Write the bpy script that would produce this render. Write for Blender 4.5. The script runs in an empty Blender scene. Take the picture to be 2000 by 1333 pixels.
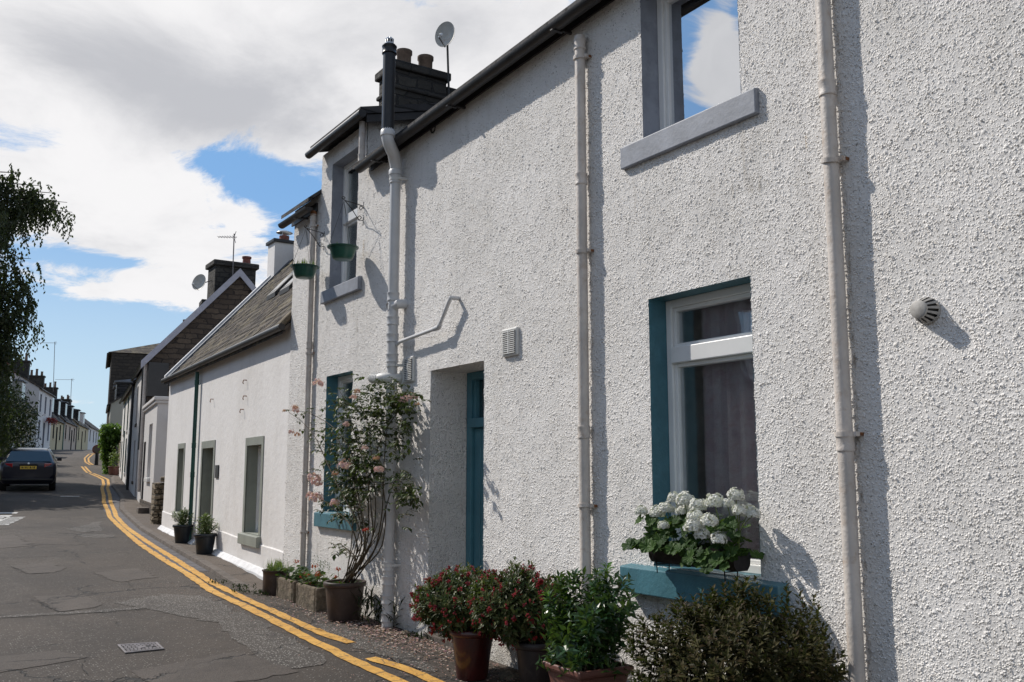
import bpy, math, random
from math import sin, cos, pi, radians as rad
from mathutils import Vector, Matrix
R = random.Random(7)
C = bpy.context.scene.collection
# ---------------------------------------------------------------- camera model (used to take measurements of the place)
FPX = 1800.0; PITCH = math.atan(256/FPX); YAW = math.atan(1185/(FPX/cos(PITCH))); EZ = 1.6; D = 4.23
FW = (sin(YAW), cos(YAW)); RT = (cos(YAW), -sin(YAW))
def ray(x, y):
    a = (x-1000)/FPX; b = -(y-666.5)/FPX
    fh = cos(PITCH)-b*sin(PITCH); up = sin(PITCH)+b*cos(PITCH)
    return (RT[0]*a+FW[0]*fh, RT[1]*a+FW[1]*fh, up)
def onx(x, y, X=D):
    d = ray(x, y); t = X/d[0]; return Vector((X, d[1]*t, EZ+d[2]*t))
def ony(x, y, Y):
    d = ray(x, y); t = Y/d[1]; return Vector((d[0]*t, Y, EZ+d[2]*t))
# ---------------------------------------------------------------- terrain profile: the street climbs away from the camera
ZP = [(-60,-1.0),(4,0),(22,.32),(37,.9),(60,2.0),(87,3.45),(163,5.0),(300,6.5),(900,12)]
def _sl():
    n = len(ZP); h = [ZP[i+1][0]-ZP[i][0] for i in range(n-1)]; dl = [(ZP[i+1][1]-ZP[i][1])/h[i] for i in range(n-1)]
    return [dl[0]]+[(h[i-1]+h[i])/(h[i-1]/dl[i-1]+h[i]/dl[i]) for i in range(1, n-1)]+[dl[-1]]
_M = _sl()
def gs(y):
    y = max(ZP[0][0], min(ZP[-1][0]-.01, y))
    for i in range(len(ZP)-1):
        if y <= ZP[i+1][0]: break
    h = ZP[i+1][0]-ZP[i][0]; t = (y-ZP[i][0])/h
    return ZP[i][1]*(2*t**3-3*t*t+1)+_M[i]*h*(t**3-2*t*t+t)+ZP[i+1][1]*(3*t*t-2*t**3)+_M[i+1]*h*(t**3-t*t)
YS = [-60+2*i for i in range(30)]+[.5*i for i in range(0, 201)]+[100+4*i for i in range(1, 51)]+[320, 360, 420, 500, 600, 700, 800, 899]
ZS = [gs(y) for y in YS]
import bisect
def gz(y):
    y = max(YS[0], min(YS[-1], y)); i = max(0, min(len(YS)-2, bisect.bisect_right(YS, y)-1))
    t = (y-YS[i])/(YS[i+1]-YS[i]); return ZS[i]*(1-t)+ZS[i+1]*t
def gr(x, y):
    d = ray(x, y); t = 1.0
    while t < 400:
        if EZ+d[2]*t < gz(d[1]*t):
            a, b = t-.1, t
            for _ in range(24):
                c = (a+b)/2
                if EZ+d[2]*c < gz(d[1]*c): b = c
                else: a = c
            return (d[0]*b, d[1]*b)
        t += .1
# ---------------------------------------------------------------- node helpers
class NT:
    def __init__(s, tree): s.t = tree; s.n = tree.nodes; s.l = tree.links
    def node(s, typ, ins=None, **kw):
        n = s.n.new(typ)
        for k, v in kw.items(): setattr(n, k, v)
        for k, v in (ins or {}).items(): s.put(n.inputs[k], v)
        return n
    def put(s, sock, v):
        if isinstance(v, bpy.types.NodeSocket): s.l.new(v, sock)
        else:
            if isinstance(v, tuple) and len(v) == 3 and sock.type == 'RGBA': v = v+(1,)
            sock.default_value = v
    def m(s, op, a, b=0.0, c=0.0, clamp=False):
        n = s.n.new('ShaderNodeMath'); n.operation = op; n.use_clamp = clamp
        s.put(n.inputs[0], a); s.put(n.inputs[1], b); s.put(n.inputs[2], c); return n.outputs[0]
    def mapr(s, v, a, b, c=0.0, d=1.0, smooth=True):
        n = s.n.new('ShaderNodeMapRange'); n.interpolation_type = 'SMOOTHSTEP' if smooth else 'LINEAR'
        s.put(n.inputs[0], v)
        for i, q in enumerate((a, b, c, d)): s.put(n.inputs[i+1], q)
        return n.outputs[0]
    def mix(s, f, a, b, mode='MIX'):
        n = s.n.new('ShaderNodeMix'); n.data_type = 'RGBA'; n.blend_type = mode
        s.put(n.inputs[0], f); s.put(n.inputs[6], a); s.put(n.inputs[7], b); return n.outputs[2]
    def noise(s, scale, detail=3, rough=.55, vec=None, out=0, dist=0):
        n = s.node('ShaderNodeTexNoise', {'Scale': scale, 'Detail': detail, 'Roughness': rough, 'Distortion': dist})
        if vec is not None: s.put(n.inputs['Vector'], vec)
        return n.outputs[out]
    def vor(s, scale, vec=None, feature='F1', out=0, rnd=1.0):
        n = s.node('ShaderNodeTexVoronoi', {'Scale': scale, 'Randomness': rnd}, feature=feature)
        if vec is not None: s.put(n.inputs['Vector'], vec)
        return n.outputs[out]
    def obj(s): return s.node('ShaderNodeTexCoord').outputs['Object']
    def mapping(s, vec, scale=(1,1,1), rot=(0,0,0), loc=(0,0,0)):
        n = s.node('ShaderNodeMapping'); s.put(n.inputs[0], vec); n.inputs[1].default_value = loc; n.inputs[2].default_value = rot; n.inputs[3].default_value = scale
        return n.outputs[0]
    def bump(s, h, dist=.01, strength=1.0, normal=None):
        n = s.node('ShaderNodeBump', {'Height': h, 'Distance': dist, 'Strength': strength})
        if normal is not None: s.put(n.inputs['Normal'], normal)
        return n.outputs[0]
def newmat(name):
    m = bpy.data.materials.new(name); m.use_nodes = True; T = NT(m.node_tree)
    b = m.node_tree.nodes['Principled BSDF']; return m, T, b
def simple(name, col, rough=.6, var=.15, scale=6.0, metal=0.0, bump=0.0, bscale=60, dirt=None, dirtamt=.5, spec=.5, coat=0):
    m, T, b = newmat(name); o = T.obj()
    n = T.noise(scale, 4, .6, o)
    lo = tuple(c*(1-var) for c in col); hi = tuple(min(1, c*(1+var)) for c in col)
    c = T.mix(T.mapr(n, .3, .7), lo, hi)
    if dirt:
        d = T.mapr(T.noise(scale*2.7, 6, .7, o), .5, .75, 0, dirtamt); c = T.mix(d, c, dirt)
    T.put(b.inputs['Base Color'], c); b.inputs['Roughness'].default_value = rough; b.inputs['Metallic'].default_value = metal
    b.inputs['Specular IOR Level'].default_value = spec; b.inputs['Coat Weight'].default_value = coat
    if bump: T.put(b.inputs['Normal'], T.bump(T.noise(bscale, 4, .6, o), bump))
    return m
def mat_harl(disp=False):
    m, T, b = newmat('white harling'); o = T.obj()
    warp = T.node('ShaderNodeVectorMath', {0: o}, operation='ADD')
    nv = T.node('ShaderNodeVectorMath', {0: T.noise(55, 2, .5, o, 1), 'Scale': .009}, operation='SCALE'); T.put(warp.inputs[1], nv.outputs[0]); w = warp.outputs[0]
    big = T.noise(1.3, 4, .6, o)
    # stones thrown in the render: separate pebbles of three sizes, some cells left empty
    def peb(sc, edge, pr0, pr1, ch):
        d = T.vor(sc, w, 'F1'); cc = T.node('ShaderNodeSeparateColor', {0: T.vor(sc, w, 'F1', 1)}).outputs[ch]
        dens = T.m('ADD', cc, T.m('MULTIPLY', T.m('SUBTRACT', T.noise(6, 3, .6, o), .5), .9))
        return T.m('MULTIPLY', T.mapr(d, edge, .1), T.mapr(dens, pr0, pr1))
    h = T.m('ADD', T.m('MULTIPLY', peb(50, .52, .24, .62, 0), 1.0), T.m('MULTIPLY', peb(80, .55, .25, .6, 1), .7))
    h = T.m('ADD', h, T.m('MULTIPLY', peb(31, .5, .35, .9, 2), .5))
    h = T.m('ADD', h, T.m('MULTIPLY', peb(150, .5, .3, .7, 2), .28))
    h = T.m('ADD', h, T.m('MULTIPLY', T.noise(7, 2, .5, o), 1.0))
    h = T.m('ADD', h, T.m('MULTIPLY', T.noise(60, 3, .6, o), .35))
    if disp:
        dn = T.node('ShaderNodeDisplacement', {'Height': h, 'Midlevel': .0, 'Scale': .0094}); T.put(m.node_tree.nodes['Material Output'].inputs['Displacement'], dn.outputs[0]); m.displacement_method = 'BOTH'
    else: T.put(b.inputs['Normal'], T.bump(h, .0085, 1.0))
    # pit shade painted as dark specks, faint grey rain washing and warm low grime
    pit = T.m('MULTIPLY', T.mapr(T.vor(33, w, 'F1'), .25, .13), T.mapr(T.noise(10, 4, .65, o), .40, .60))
    c = T.mix(T.mapr(big, .3, .75), (.80, .78, .76), (.70, .68, .655))
    wash = T.noise(1.6, 5, .65, T.mapping(o, (1, 3.2, .35)))
    c = T.mix(T.mapr(wash, .5, .78, 0, .32), c, (.46, .44, .40))
    sep = T.node('ShaderNodeSeparateXYZ', {0: o}).outputs[2]
    low = T.m('MULTIPLY', T.mapr(sep, .55, 0.0), T.mapr(T.noise(7, 5, .7, o), .3, .7, .15, .75))
    c = T.mix(low, c, (.34, .32, .27))
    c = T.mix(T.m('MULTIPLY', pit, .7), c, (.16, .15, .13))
    T.put(b.inputs['Base Color'], c); b.inputs['Roughness'].default_value = .85; b.inputs['Specular IOR Level'].default_value = .25
    return m
def mat_render(name, col, bump=.003, stain=(.45,.43,.40), amt=.35):
    m, T, b = newmat(name); o = T.obj()
    n = T.noise(1.1, 5, .65, T.mapping(o, (1, 1, .5)))
    c = T.mix(T.mapr(n, .42, .78, 0, amt), col, stain)
    c = T.mix(T.mapr(T.noise(14, 5, .7, o), .55, .8, 0, .2), c, stain)
    T.put(b.inputs['Base Color'], c); b.inputs['Roughness'].default_value = .8
    h = T.m('ADD', T.noise(9, 4, .6, o), T.m('MULTIPLY', T.noise(70, 3, .6, o), .25))
    T.put(b.inputs['Normal'], T.bump(h, bump*2)); return m
def mat_slate(name, c1=(.10,.09,.085), c2=(.19,.17,.155), lich=(.30,.28,.20), sx=4.5, sz=5.0, amt=.5):
    m, T, b = newmat(name); o = T.obj()
    br = T.node('ShaderNodeTexBrick', {'Scale': 1.0, 'Mortar Size': .012, 'Brick Width': .26, 'Row Height': .17, 'Color1': c1+(1,), 'Color2': c2+(1,), 'Mortar': (.02,.02,.02,1), 'Bias': 0.0})
    sp = T.node('ShaderNodeSeparateXYZ', {0: o})
    up = T.m('MULTIPLY', sp.outputs[2], 1.3)
    vec = T.node('ShaderNodeCombineXYZ', {0: T.m('ADD', sp.outputs[1], T.m('MULTIPLY', T.noise(3, 2, .5, o), .08)), 1: T.m('ADD', up, T.m('MULTIPLY', T.noise(5, 2, .5, o), .05))}).outputs[0]
    T.put(br.inputs['Vector'], vec)
    c = T.mix(T.mapr(T.noise(2.2, 6, .7, o), .45, .75, 0, amt), br.outputs[0], lich)
    T.put(b.inputs['Base Color'], c); b.inputs['Roughness'].default_value = .85; b.inputs['Specular IOR Level'].default_value = .2
    saw = T.m('FRACT', T.m('DIVIDE', up, .17))
    h = T.m('SUBTRACT', T.m('MULTIPLY', T.noise(16, 4, .6, o), .5), T.m('MULTIPLY', saw, .8)); h = T.m('SUBTRACT', h, T.m('MULTIPLY', br.outputs['Fac'], .6))
    T.put(b.inputs['Normal'], T.bump(h, .03)); return m
def mat_stone(name, c1=(.14,.105,.08), c2=(.26,.20,.15), mort=(.09,.075,.06), w=.42, hgt=.2):
    m, T, b = newmat(name); o = T.obj(); sp = T.node('ShaderNodeSeparateXYZ', {0: o})
    hx = T.m('ADD', sp.outputs[0], T.m('MULTIPLY', sp.outputs[1], .93))
    nz = T.noise(2.5, 3, .6, o)
    vec = T.node('ShaderNodeCombineXYZ', {0: T.m('ADD', hx, T.m('MULTIPLY', nz, .5)), 1: T.m('ADD', sp.outputs[2], T.m('MULTIPLY', T.noise(3.5, 3, .6, o), .12))}).outputs[0]
    br = T.node('ShaderNodeTexBrick', {'Vector': vec, 'Scale': 1.0, 'Mortar Size': .018, 'Mortar Smooth': .4, 'Brick Width': w, 'Row Height': hgt, 'Color1': c1+(1,), 'Color2': c2+(1,), 'Mortar': mort+(1,)})
    c = T.mix(T.mapr(T.noise(5, 6, .7, o), .4, .7, 0, .5), br.outputs[0], c1)
    T.put(b.inputs['Base Color'], c); b.inputs['Roughness'].default_value = .9
    h = T.m('SUBTRACT', T.m('MULTIPLY', T.noise(11, 5, .65, o), .7), T.m('MULTIPLY', br.outputs['Fac'], .7))
    T.put(b.inputs['Normal'], T.bump(h, .04)); return m
def mat_leaf(name, cols, rough=.4, trans=.25, spec=.5):
    m, T, b = newmat(name); g = T.node('ShaderNodeNewGeometry').outputs['Random Per Island']
    rp = T.node('ShaderNodeValToRGB', {0: g}); cr = rp.color_ramp
    while len(cr.elements) < len(cols): cr.elements.new(.5)
    for i, c in enumerate(cols): cr.elements[i].position = i/(len(cols)-1); cr.elements[i].color = c+(1,)
    T.put(b.inputs['Base Color'], rp.outputs[0]); b.inputs['Roughness'].default_value = rough; b.inputs['Specular IOR Level'].default_value = spec
    tr = T.node('ShaderNodeBsdfTranslucent', {'Color': T.mix(.5, rp.outputs[0], (.25, .4, .05))})
    mx = T.node('ShaderNodeMixShader', {0: trans, 1: b.outputs[0], 2: tr.outputs[0]})
    T.put(m.node_tree.nodes['Material Output'].inputs[0], mx.outputs[0]); return m
def mat_glass(name, base=.12, gain=1.0, tint=(.96,.98,.97)):
    m, T, b = newmat(name); m.node_tree.nodes.remove(b)
    fr = T.node('ShaderNodeFresnel', {'IOR': 1.5}).outputs[0]
    f = T.m('ADD', T.m('MULTIPLY', fr, gain), base, clamp=True)
    gl = T.node('ShaderNodeBsdfGlossy', {'Color': (.95,.97,1,1), 'Roughness': .01})
    T.put(gl.inputs['Normal'], T.bump(T.noise(1.5, 1, .5, T.obj()), .004))
    tr = T.node('ShaderNodeBsdfTransparent', {'Color': tint+(1,)})
    mx = T.node('ShaderNodeMixShader', {0: f, 1: tr.outputs[0], 2: gl.outputs[0]})
    T.put(m.node_tree.nodes['Material Output'].inputs[0], mx.outputs[0]); return m
def mat_asphalt(name, base=(.088,.080,.073), chips=.5, bright=(.30,.28,.25), tone=.42, dens=.88):
    m, T, b = newmat(name); o = T.obj()
    big = T.noise(.45, 5, .65, T.mapping(o, (1, .6, 1))); mid = T.noise(2.4, 5, .65, o)
    c = T.mix(T.mapr(big, .3, .7), tuple(x*(1-tone) for x in base), tuple(x*(1+tone) for x in base))
    c = T.mix(T.mapr(mid, .48, .72, 0, .6), c, tuple(x*.5 for x in base)); c = T.mix(T.mapr(T.noise(1.1, 6, .7, T.mapping(o, (1,.35,1), loc=(9,2,0))), .52, .7, 0, .55), c, tuple(x*1.6 for x in base))
    wear = T.mapr(T.noise(.8, 4, .6, T.mapping(o, (1, .5, 1), loc=(3, 1, 0))), .42, .68)
    v = T.vor(52, o, 'F1'); rc = T.node('ShaderNodeSeparateColor', {0: T.vor(52, o, 'F1', 1)}).outputs[0]
    ch = T.m('MULTIPLY', T.mapr(v, .42, .25), T.mapr(rc, T.m('SUBTRACT', dens, T.m('MULTIPLY', wear, .38)), dens+.09, 0, 1))
    c = T.mix(T.m('MULTIPLY', ch, chips), c, bright)
    v2 = T.vor(170, o, 'F1', 1); sc = T.node('ShaderNodeSeparateColor', {0: v2}).outputs[1]
    c = T.mix(T.mapr(sc, .45, 1.0, 0, .35), c, tuple(x*1.9 for x in base)); c = T.mix(T.mapr(sc, .35, 0, 0, .6), c, tuple(x*.35 for x in base))
    # cracks
    wv = T.node('ShaderNodeVectorMath', {0: o}, operation='ADD'); sv = T.node('ShaderNodeVectorMath', {0: T.noise(3, 4, .6, o, 1), 'Scale': .45}, operation='SCALE'); T.put(wv.inputs[1], sv.outputs[0])
    e = T.vor(.55, wv.outputs[0], 'DISTANCE_TO_EDGE'); crack = T.m('MULTIPLY', T.mapr(e, .011, .003), T.mapr(T.noise(.7, 2, .5, o), .46, .56))
    c = T.mix(T.m('MULTIPLY', crack, .85), c, (.015,.014,.013))
    T.put(b.inputs['Base Color'], c); b.inputs['Roughness'].default_value = .85
    h = T.m('ADD', T.m('MULTIPLY', T.noise(160, 2, .5, o), .5), T.m('MULTIPLY', mid, 1.6)); h = T.m('SUBTRACT', h, T.m('MULTIPLY', crack, 1.5))
    T.put(b.inputs['Normal'], T.bump(h, .012)); return m
def mat_line():
    m, T, b = newmat('yellow road paint'); o = T.obj()
    c = T.mix(T.mapr(T.noise(5, 4, .6, o), .3, .7), (.56,.285,.045), (.70,.39,.08))
    wear = T.mapr(T.noise(30, 7, .78, o), .52, .60); wear2 = T.mapr(T.noise(2.2, 3, .6, o), .35, .75, .25, 1)
    c = T.mix(T.m('MULTIPLY', wear, wear2), c, (.12,.09,.055)); cr = T.vor(3.2, T.mapping(o, (1, .8, 1)), 'DISTANCE_TO_EDGE')
    c = T.mix(T.mapr(cr, .02, .006, 0, .85), c, (.14,.09,.04))
    T.put(b.inputs['Base Color'], c); b.inputs['Roughness'].default_value = .75
    T.put(b.inputs['Normal'], T.bump(T.noise(130, 3, .6, o), .004)); return m
M = {}
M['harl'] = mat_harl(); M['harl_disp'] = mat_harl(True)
M['render'] = mat_render('smooth white render', (.80,.78,.765), .004, (.46,.43,.39), .34)
M['render_grey'] = mat_render('weathered pale render', (.60,.58,.57))
M['render_cream'] = mat_render('cream render', (.62,.52,.32)); M['render_pink'] = mat_render('pinkish render', (.60,.48,.38)); M['render_pale'] = mat_render('pale stone render', (.42,.42,.38))
M['slate'] = mat_slate('old slate with lichen', (.045,.038,.033), (.12,.098,.078), (.26,.22,.135), amt=.85)
M['slate_dark'] = mat_slate('dark slate', (.035,.035,.038), (.07,.068,.07), (.11,.10,.09), amt=.3)
M['slate_grey'] = mat_slate('grey slate', (.07,.066,.066), (.11,.10,.096), (.15,.12,.09), amt=.4)
M['stone'] = mat_stone('dark whinstone rubble', (.055,.041,.032), (.12,.09,.066), (.035,.028,.024), .37, .17); M['stone_tall'] = mat_stone('soot dark sandstone', (.05,.042,.036), (.08,.066,.055), (.04,.034,.03))
M['stone_chim'] = mat_stone('blackened chimney stone', (.035,.032,.03), (.075,.07,.06), (.03,.03,.03), .3, .16)
M['rubble'] = mat_stone('lichened rubble', (.20,.16,.11), (.34,.28,.20), (.08,.07,.05), .22, .12)
M['trough'] = simple('weathered trough stone', (.15,.12,.085), .95, .4, 9, bump=.02, bscale=22, dirt=(.06,.07,.03), dirtamt=.85)
M['asphalt'] = mat_asphalt('worn asphalt', (.050,.038,.029), .95)
M['patch'] = mat_asphalt('smooth asphalt patch', (.070,.056,.046), .2, tone=.12)
M['scar'] = mat_asphalt('exposed aggregate', (.06,.05,.042), 1.0, (.42,.40,.36), dens=.5)
M['pave'] = mat_asphalt('tarred pavement', (.095,.073,.056), .2, tone=.25)
M['kerb'] = simple('kerb stone', (.12,.10,.085), .9, .3, 5, bump=.01, bscale=30)
M['gutter_stone'] = simple('worn gutter setts', (.10,.095,.10), .85, .3, 5, bump=.01)
M['earth'] = simple('earth', (.11,.085,.06), .95, .3, 1.5, bump=.03, bscale=8, dirt=(.05,.07,.03))
M['grass'] = simple('rough grass', (.17,.20,.04), .9, .45, 4, bump=.06, bscale=14)
M['line'] = mat_line()
M['whiteline'] = simple('white road paint', (.62,.61,.58), .8, .2, 9, dirt=(.15,.14,.13), dirtamt=.9)
M['crack'] = simple('dark crack tar', (.022,.02,.018), .9)  # even near-black colour of the road cracks
M['iron'] = simple('worn cast iron', (.20,.18,.18), .5, .25, 9, metal=.3, bump=.003)
M['iron_dark'] = simple('dark iron', (.03,.03,.03), .6, .3, 20)
M['teal'] = simple('teal masonry paint', (.068,.185,.23), .42, .16, 5, bump=.0035, bscale=45, dirt=(.05,.12,.15), dirtamt=.4)
M['teal_door'] = simple('teal door paint', (.06,.185,.24), .42, .1, 4, bump=.001, bscale=30)
M['bluegrey'] = simple('blue grey masonry paint', (.27,.29,.335), .6, .14, 5, bump=.0016, bscale=38, dirt=(.16,.17,.19), dirtamt=.5)
M['sage'] = simple('sage grey paint', (.27,.285,.245), .55, .08, 4, bump=.001)
M['upvc'] = simple('white window plastic', (.80,.80,.79), .28, .04, 3)
M['pipe'] = simple('painted white iron pipe', (.60,.55,.505), .5, .12, 4, bump=.004, bscale=45, dirt=(.36,.24,.15), dirtamt=.6)
M['pipe_soil'] = simple('white soil pipe paint', (.60,.60,.60), .35, .05, 5, bump=.001, bscale=60, dirt=(.5,.46,.4), dirtamt=.3)
M['rust'] = simple('rust', (.22,.09,.035), .9, .4, 40)
M['black'] = simple('black plastic', (.016,.016,.018), .35, .2, 8)
M['black_gut'] = simple('black gutter paint', (.022,.02,.02), .45, .3, 8, bump=.002)
M['green_pipe'] = simple('dark green iron pipe', (.012,.07,.055), .4, .2, 8)
M['tealpipe'] = simple('bottle green paint', (.03,.13,.12), .5, .2, 8)
M['silver'] = simple('galvanised steel', (.6,.6,.6), .3, .1, 8, metal=.9)
M['ventgrey'] = simple('weathered grey vent plastic', (.40,.385,.36), .6, .15, 14, dirt=(.2,.18,.16), dirtamt=.5)
M['slot'] = simple('dark slot', (.02,.02,.02), .8)
M['ventw'] = simple('off white vent plastic', (.66,.655,.63), .45, .06, 12)
M['terra'] = simple('terracotta chimney pot', (.17,.12,.09), .85, .3, 7, bump=.004, dirt=(.10,.08,.06))
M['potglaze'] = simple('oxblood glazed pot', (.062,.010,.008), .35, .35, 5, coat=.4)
M['potbrown'] = simple('brown plastic pot', (.05,.032,.026), .5, .22, 6, dirt=(.14,.11,.09), dirtamt=.4)
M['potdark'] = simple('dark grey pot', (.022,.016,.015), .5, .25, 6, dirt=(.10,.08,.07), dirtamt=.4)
M['potblack'] = simple('black nursery pot', (.012,.017,.022), .4, .2, 6)
M['potterra'] = simple('square terracotta plastic', (.15,.062,.048), .5, .15, 5, bump=.002, dirt=(.22,.13,.10), dirtamt=.5)
M['potgreen'] = simple('green basket plastic', (.012,.075,.055), .35, .15, 6)
M['soil'] = simple('potting soil', (.035,.025,.018), 1, .4, 30, bump=.02)
M['bark'] = simple('green brown bark', (.065,.05,.028), .85, .35, 12, bump=.01)
M['stem'] = simple('green stem', (.13,.17,.05), .6, .3, 12)
M['treebark'] = simple('birch bark', (.30,.28,.25), .9, .5, 6, bump=.02, dirt=(.05,.045,.04))
M['brickred'] = simple('red chimney brick', (.20,.075,.06), .9, .3, 9)
M['dish'] = simple('satellite dish paint', (.42,.41,.38), .5, .1, 6, dirt=(.30,.17,.07), dirtamt=.5)
M['barge'] = simple('grey painted bargeboard', (.40,.40,.46), .6, .1, 4)
M['skew'] = simple('white painted skew', (.66,.66,.67), .7, .1, 4, dirt=(.3,.3,.3), dirtamt=.5)
M['lead'] = simple('lead flashing', (.14,.155,.18), .5, .2, 4)
M['inside'] = simple('room wall', (.68,.70,.66), .9)
M['curtain'] = None
M['glass'] = mat_glass('window glass', .01, .8); M['glass_sky'] = mat_glass('coated window glass', .56, 2.2, (.45,.5,.52)); M['glass_dark'] = mat_glass('old glass', .05, 1.3, (.5,.52,.52))
M['carpaint'] = simple('midnight blue car paint', (.006,.007,.018), .3, .1, 3, coat=.5, spec=.35)
M['carglass'] = simple('tinted car glass', (.012,.016,.017), .06, .1, 3, spec=.9)
M['tyre'] = simple('tyre rubber', (.016,.016,.016), .8); M['rim'] = simple('alloy rim', (.35,.35,.36), .35, .1, 5, metal=.8)
M['redlight'] = simple('tail light', (.34,.012,.015), .15, .1, 5, coat=1); M['plate'] = simple('yellow number plate', (.70,.45,.04), .4, .05)
M['plank'] = simple('dark plank', (.05,.04,.035), .8)
M['lace'] = simple('lace curtain', (.52,.52,.5), .9, .2, 30)
def mat_curtain():
    m, T, b = newmat('pink patterned curtain'); o = T.obj()
    v = T.vor(11, T.mapping(o, (1, 1, .8)), 'SMOOTH_F1'); f = T.noise(14, 4, .7, T.mapping(o, (1, 1, .6)), dist=1.4)
    c = T.mix(T.mapr(f, .5, .56, 0, .45), (.92,.83,.87), (.74,.48,.54)); c = T.mix(T.mapr(v, .1, .25, .3, 0), c, (.55,.52,.62))
    T.put(b.inputs['Base Color'], c); b.inputs['Roughness'].default_value = .95; return m
M['curtain'] = mat_curtain()
M['lf_hebe'] = mat_leaf('bronze hebe leaves', [(.018,.018,.006), (.030,.028,.010), (.048,.046,.014), (.038,.022,.010), (.075,.072,.024)], .6, .08, .14)
M['lf_skim'] = mat_leaf('berry shrub leaves', [(.018,.038,.010), (.036,.058,.016), (.065,.085,.028), (.038,.032,.010), (.15,.16,.06)], .45, .14, .22)
M['lf_gloss'] = mat_leaf('glossy green leaves', [(.015,.045,.018), (.022,.07,.022), (.045,.10,.018), (.014,.040,.012)], .3, .15)
M['lf_bright'] = mat_leaf('young bright leaves', [(.06,.16,.03), (.10,.24,.04), (.08,.18,.05)], .3, .3)
M['lf_rose'] = mat_leaf('rose leaves', [(.014,.026,.012), (.028,.052,.010), (.045,.078,.015), (.022,.024,.013), (.07,.085,.025), (.045,.03,.018)], .5, .12, .3)
M['lf_ger'] = mat_leaf('geranium leaves', [(.014,.038,.008), (.026,.062,.012), (.048,.10,.018), (.018,.044,.011)], .6, .22, .25)
M['lf_pot'] = mat_leaf('pot plant leaves', [(.05,.09,.03), (.09,.13,.04), (.15,.18,.07), (.03,.055,.02)], .4, .2)
M['lf_birch'] = mat_leaf('birch leaves', [(.018,.026,.014), (.028,.036,.016), (.04,.048,.02), (.065,.07,.03), (.022,.028,.018)], .6, .12, .25)
M['lf_dark'] = mat_leaf('dark shrub leaves', [(.010,.016,.009), (.016,.024,.012), (.026,.034,.014)], .6, .08, .25)
M['lf_ivy'] = mat_leaf('climber leaves', [(.05,.11,.02), (.09,.18,.03), (.14,.25,.05), (.03,.07,.02)], .45, .3)
M['lf_grass'] = mat_leaf('grass blades', [(.08,.15,.03), (.15,.22,.06), (.25,.25,.10)], .6, .3)
M['berry'] = mat_leaf('dark red berries', [(.24,.012,.014), (.33,.02,.022), (.15,.01,.015)], .3, .05)
M['redflower'] = mat_leaf('scarlet petals', [(.55,.008,.012), (.62,.02,.03), (.42,.01,.02)], .6, .25)
M['whiteflower'] = mat_leaf('white petals', [(.80,.79,.75), (.85,.84,.80), (.74,.74,.66)], .6, .2)
M['pinkflower'] = mat_leaf('pale pink petals', [(.84,.52,.52), (.88,.62,.60), (.78,.44,.44)], .6, .25)
M['peachflower'] = mat_leaf('peach petals', [(.72,.30,.20), (.80,.42,.30), (.66,.50,.40)], .6, .25)
M['petal'] = mat_leaf('fallen petals', [(.55,.36,.30), (.36,.20,.17), (.30,.16,.08), (.66,.58,.50), (.30,.15,.20), (.20,.12,.07)], .8, .1)
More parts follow.
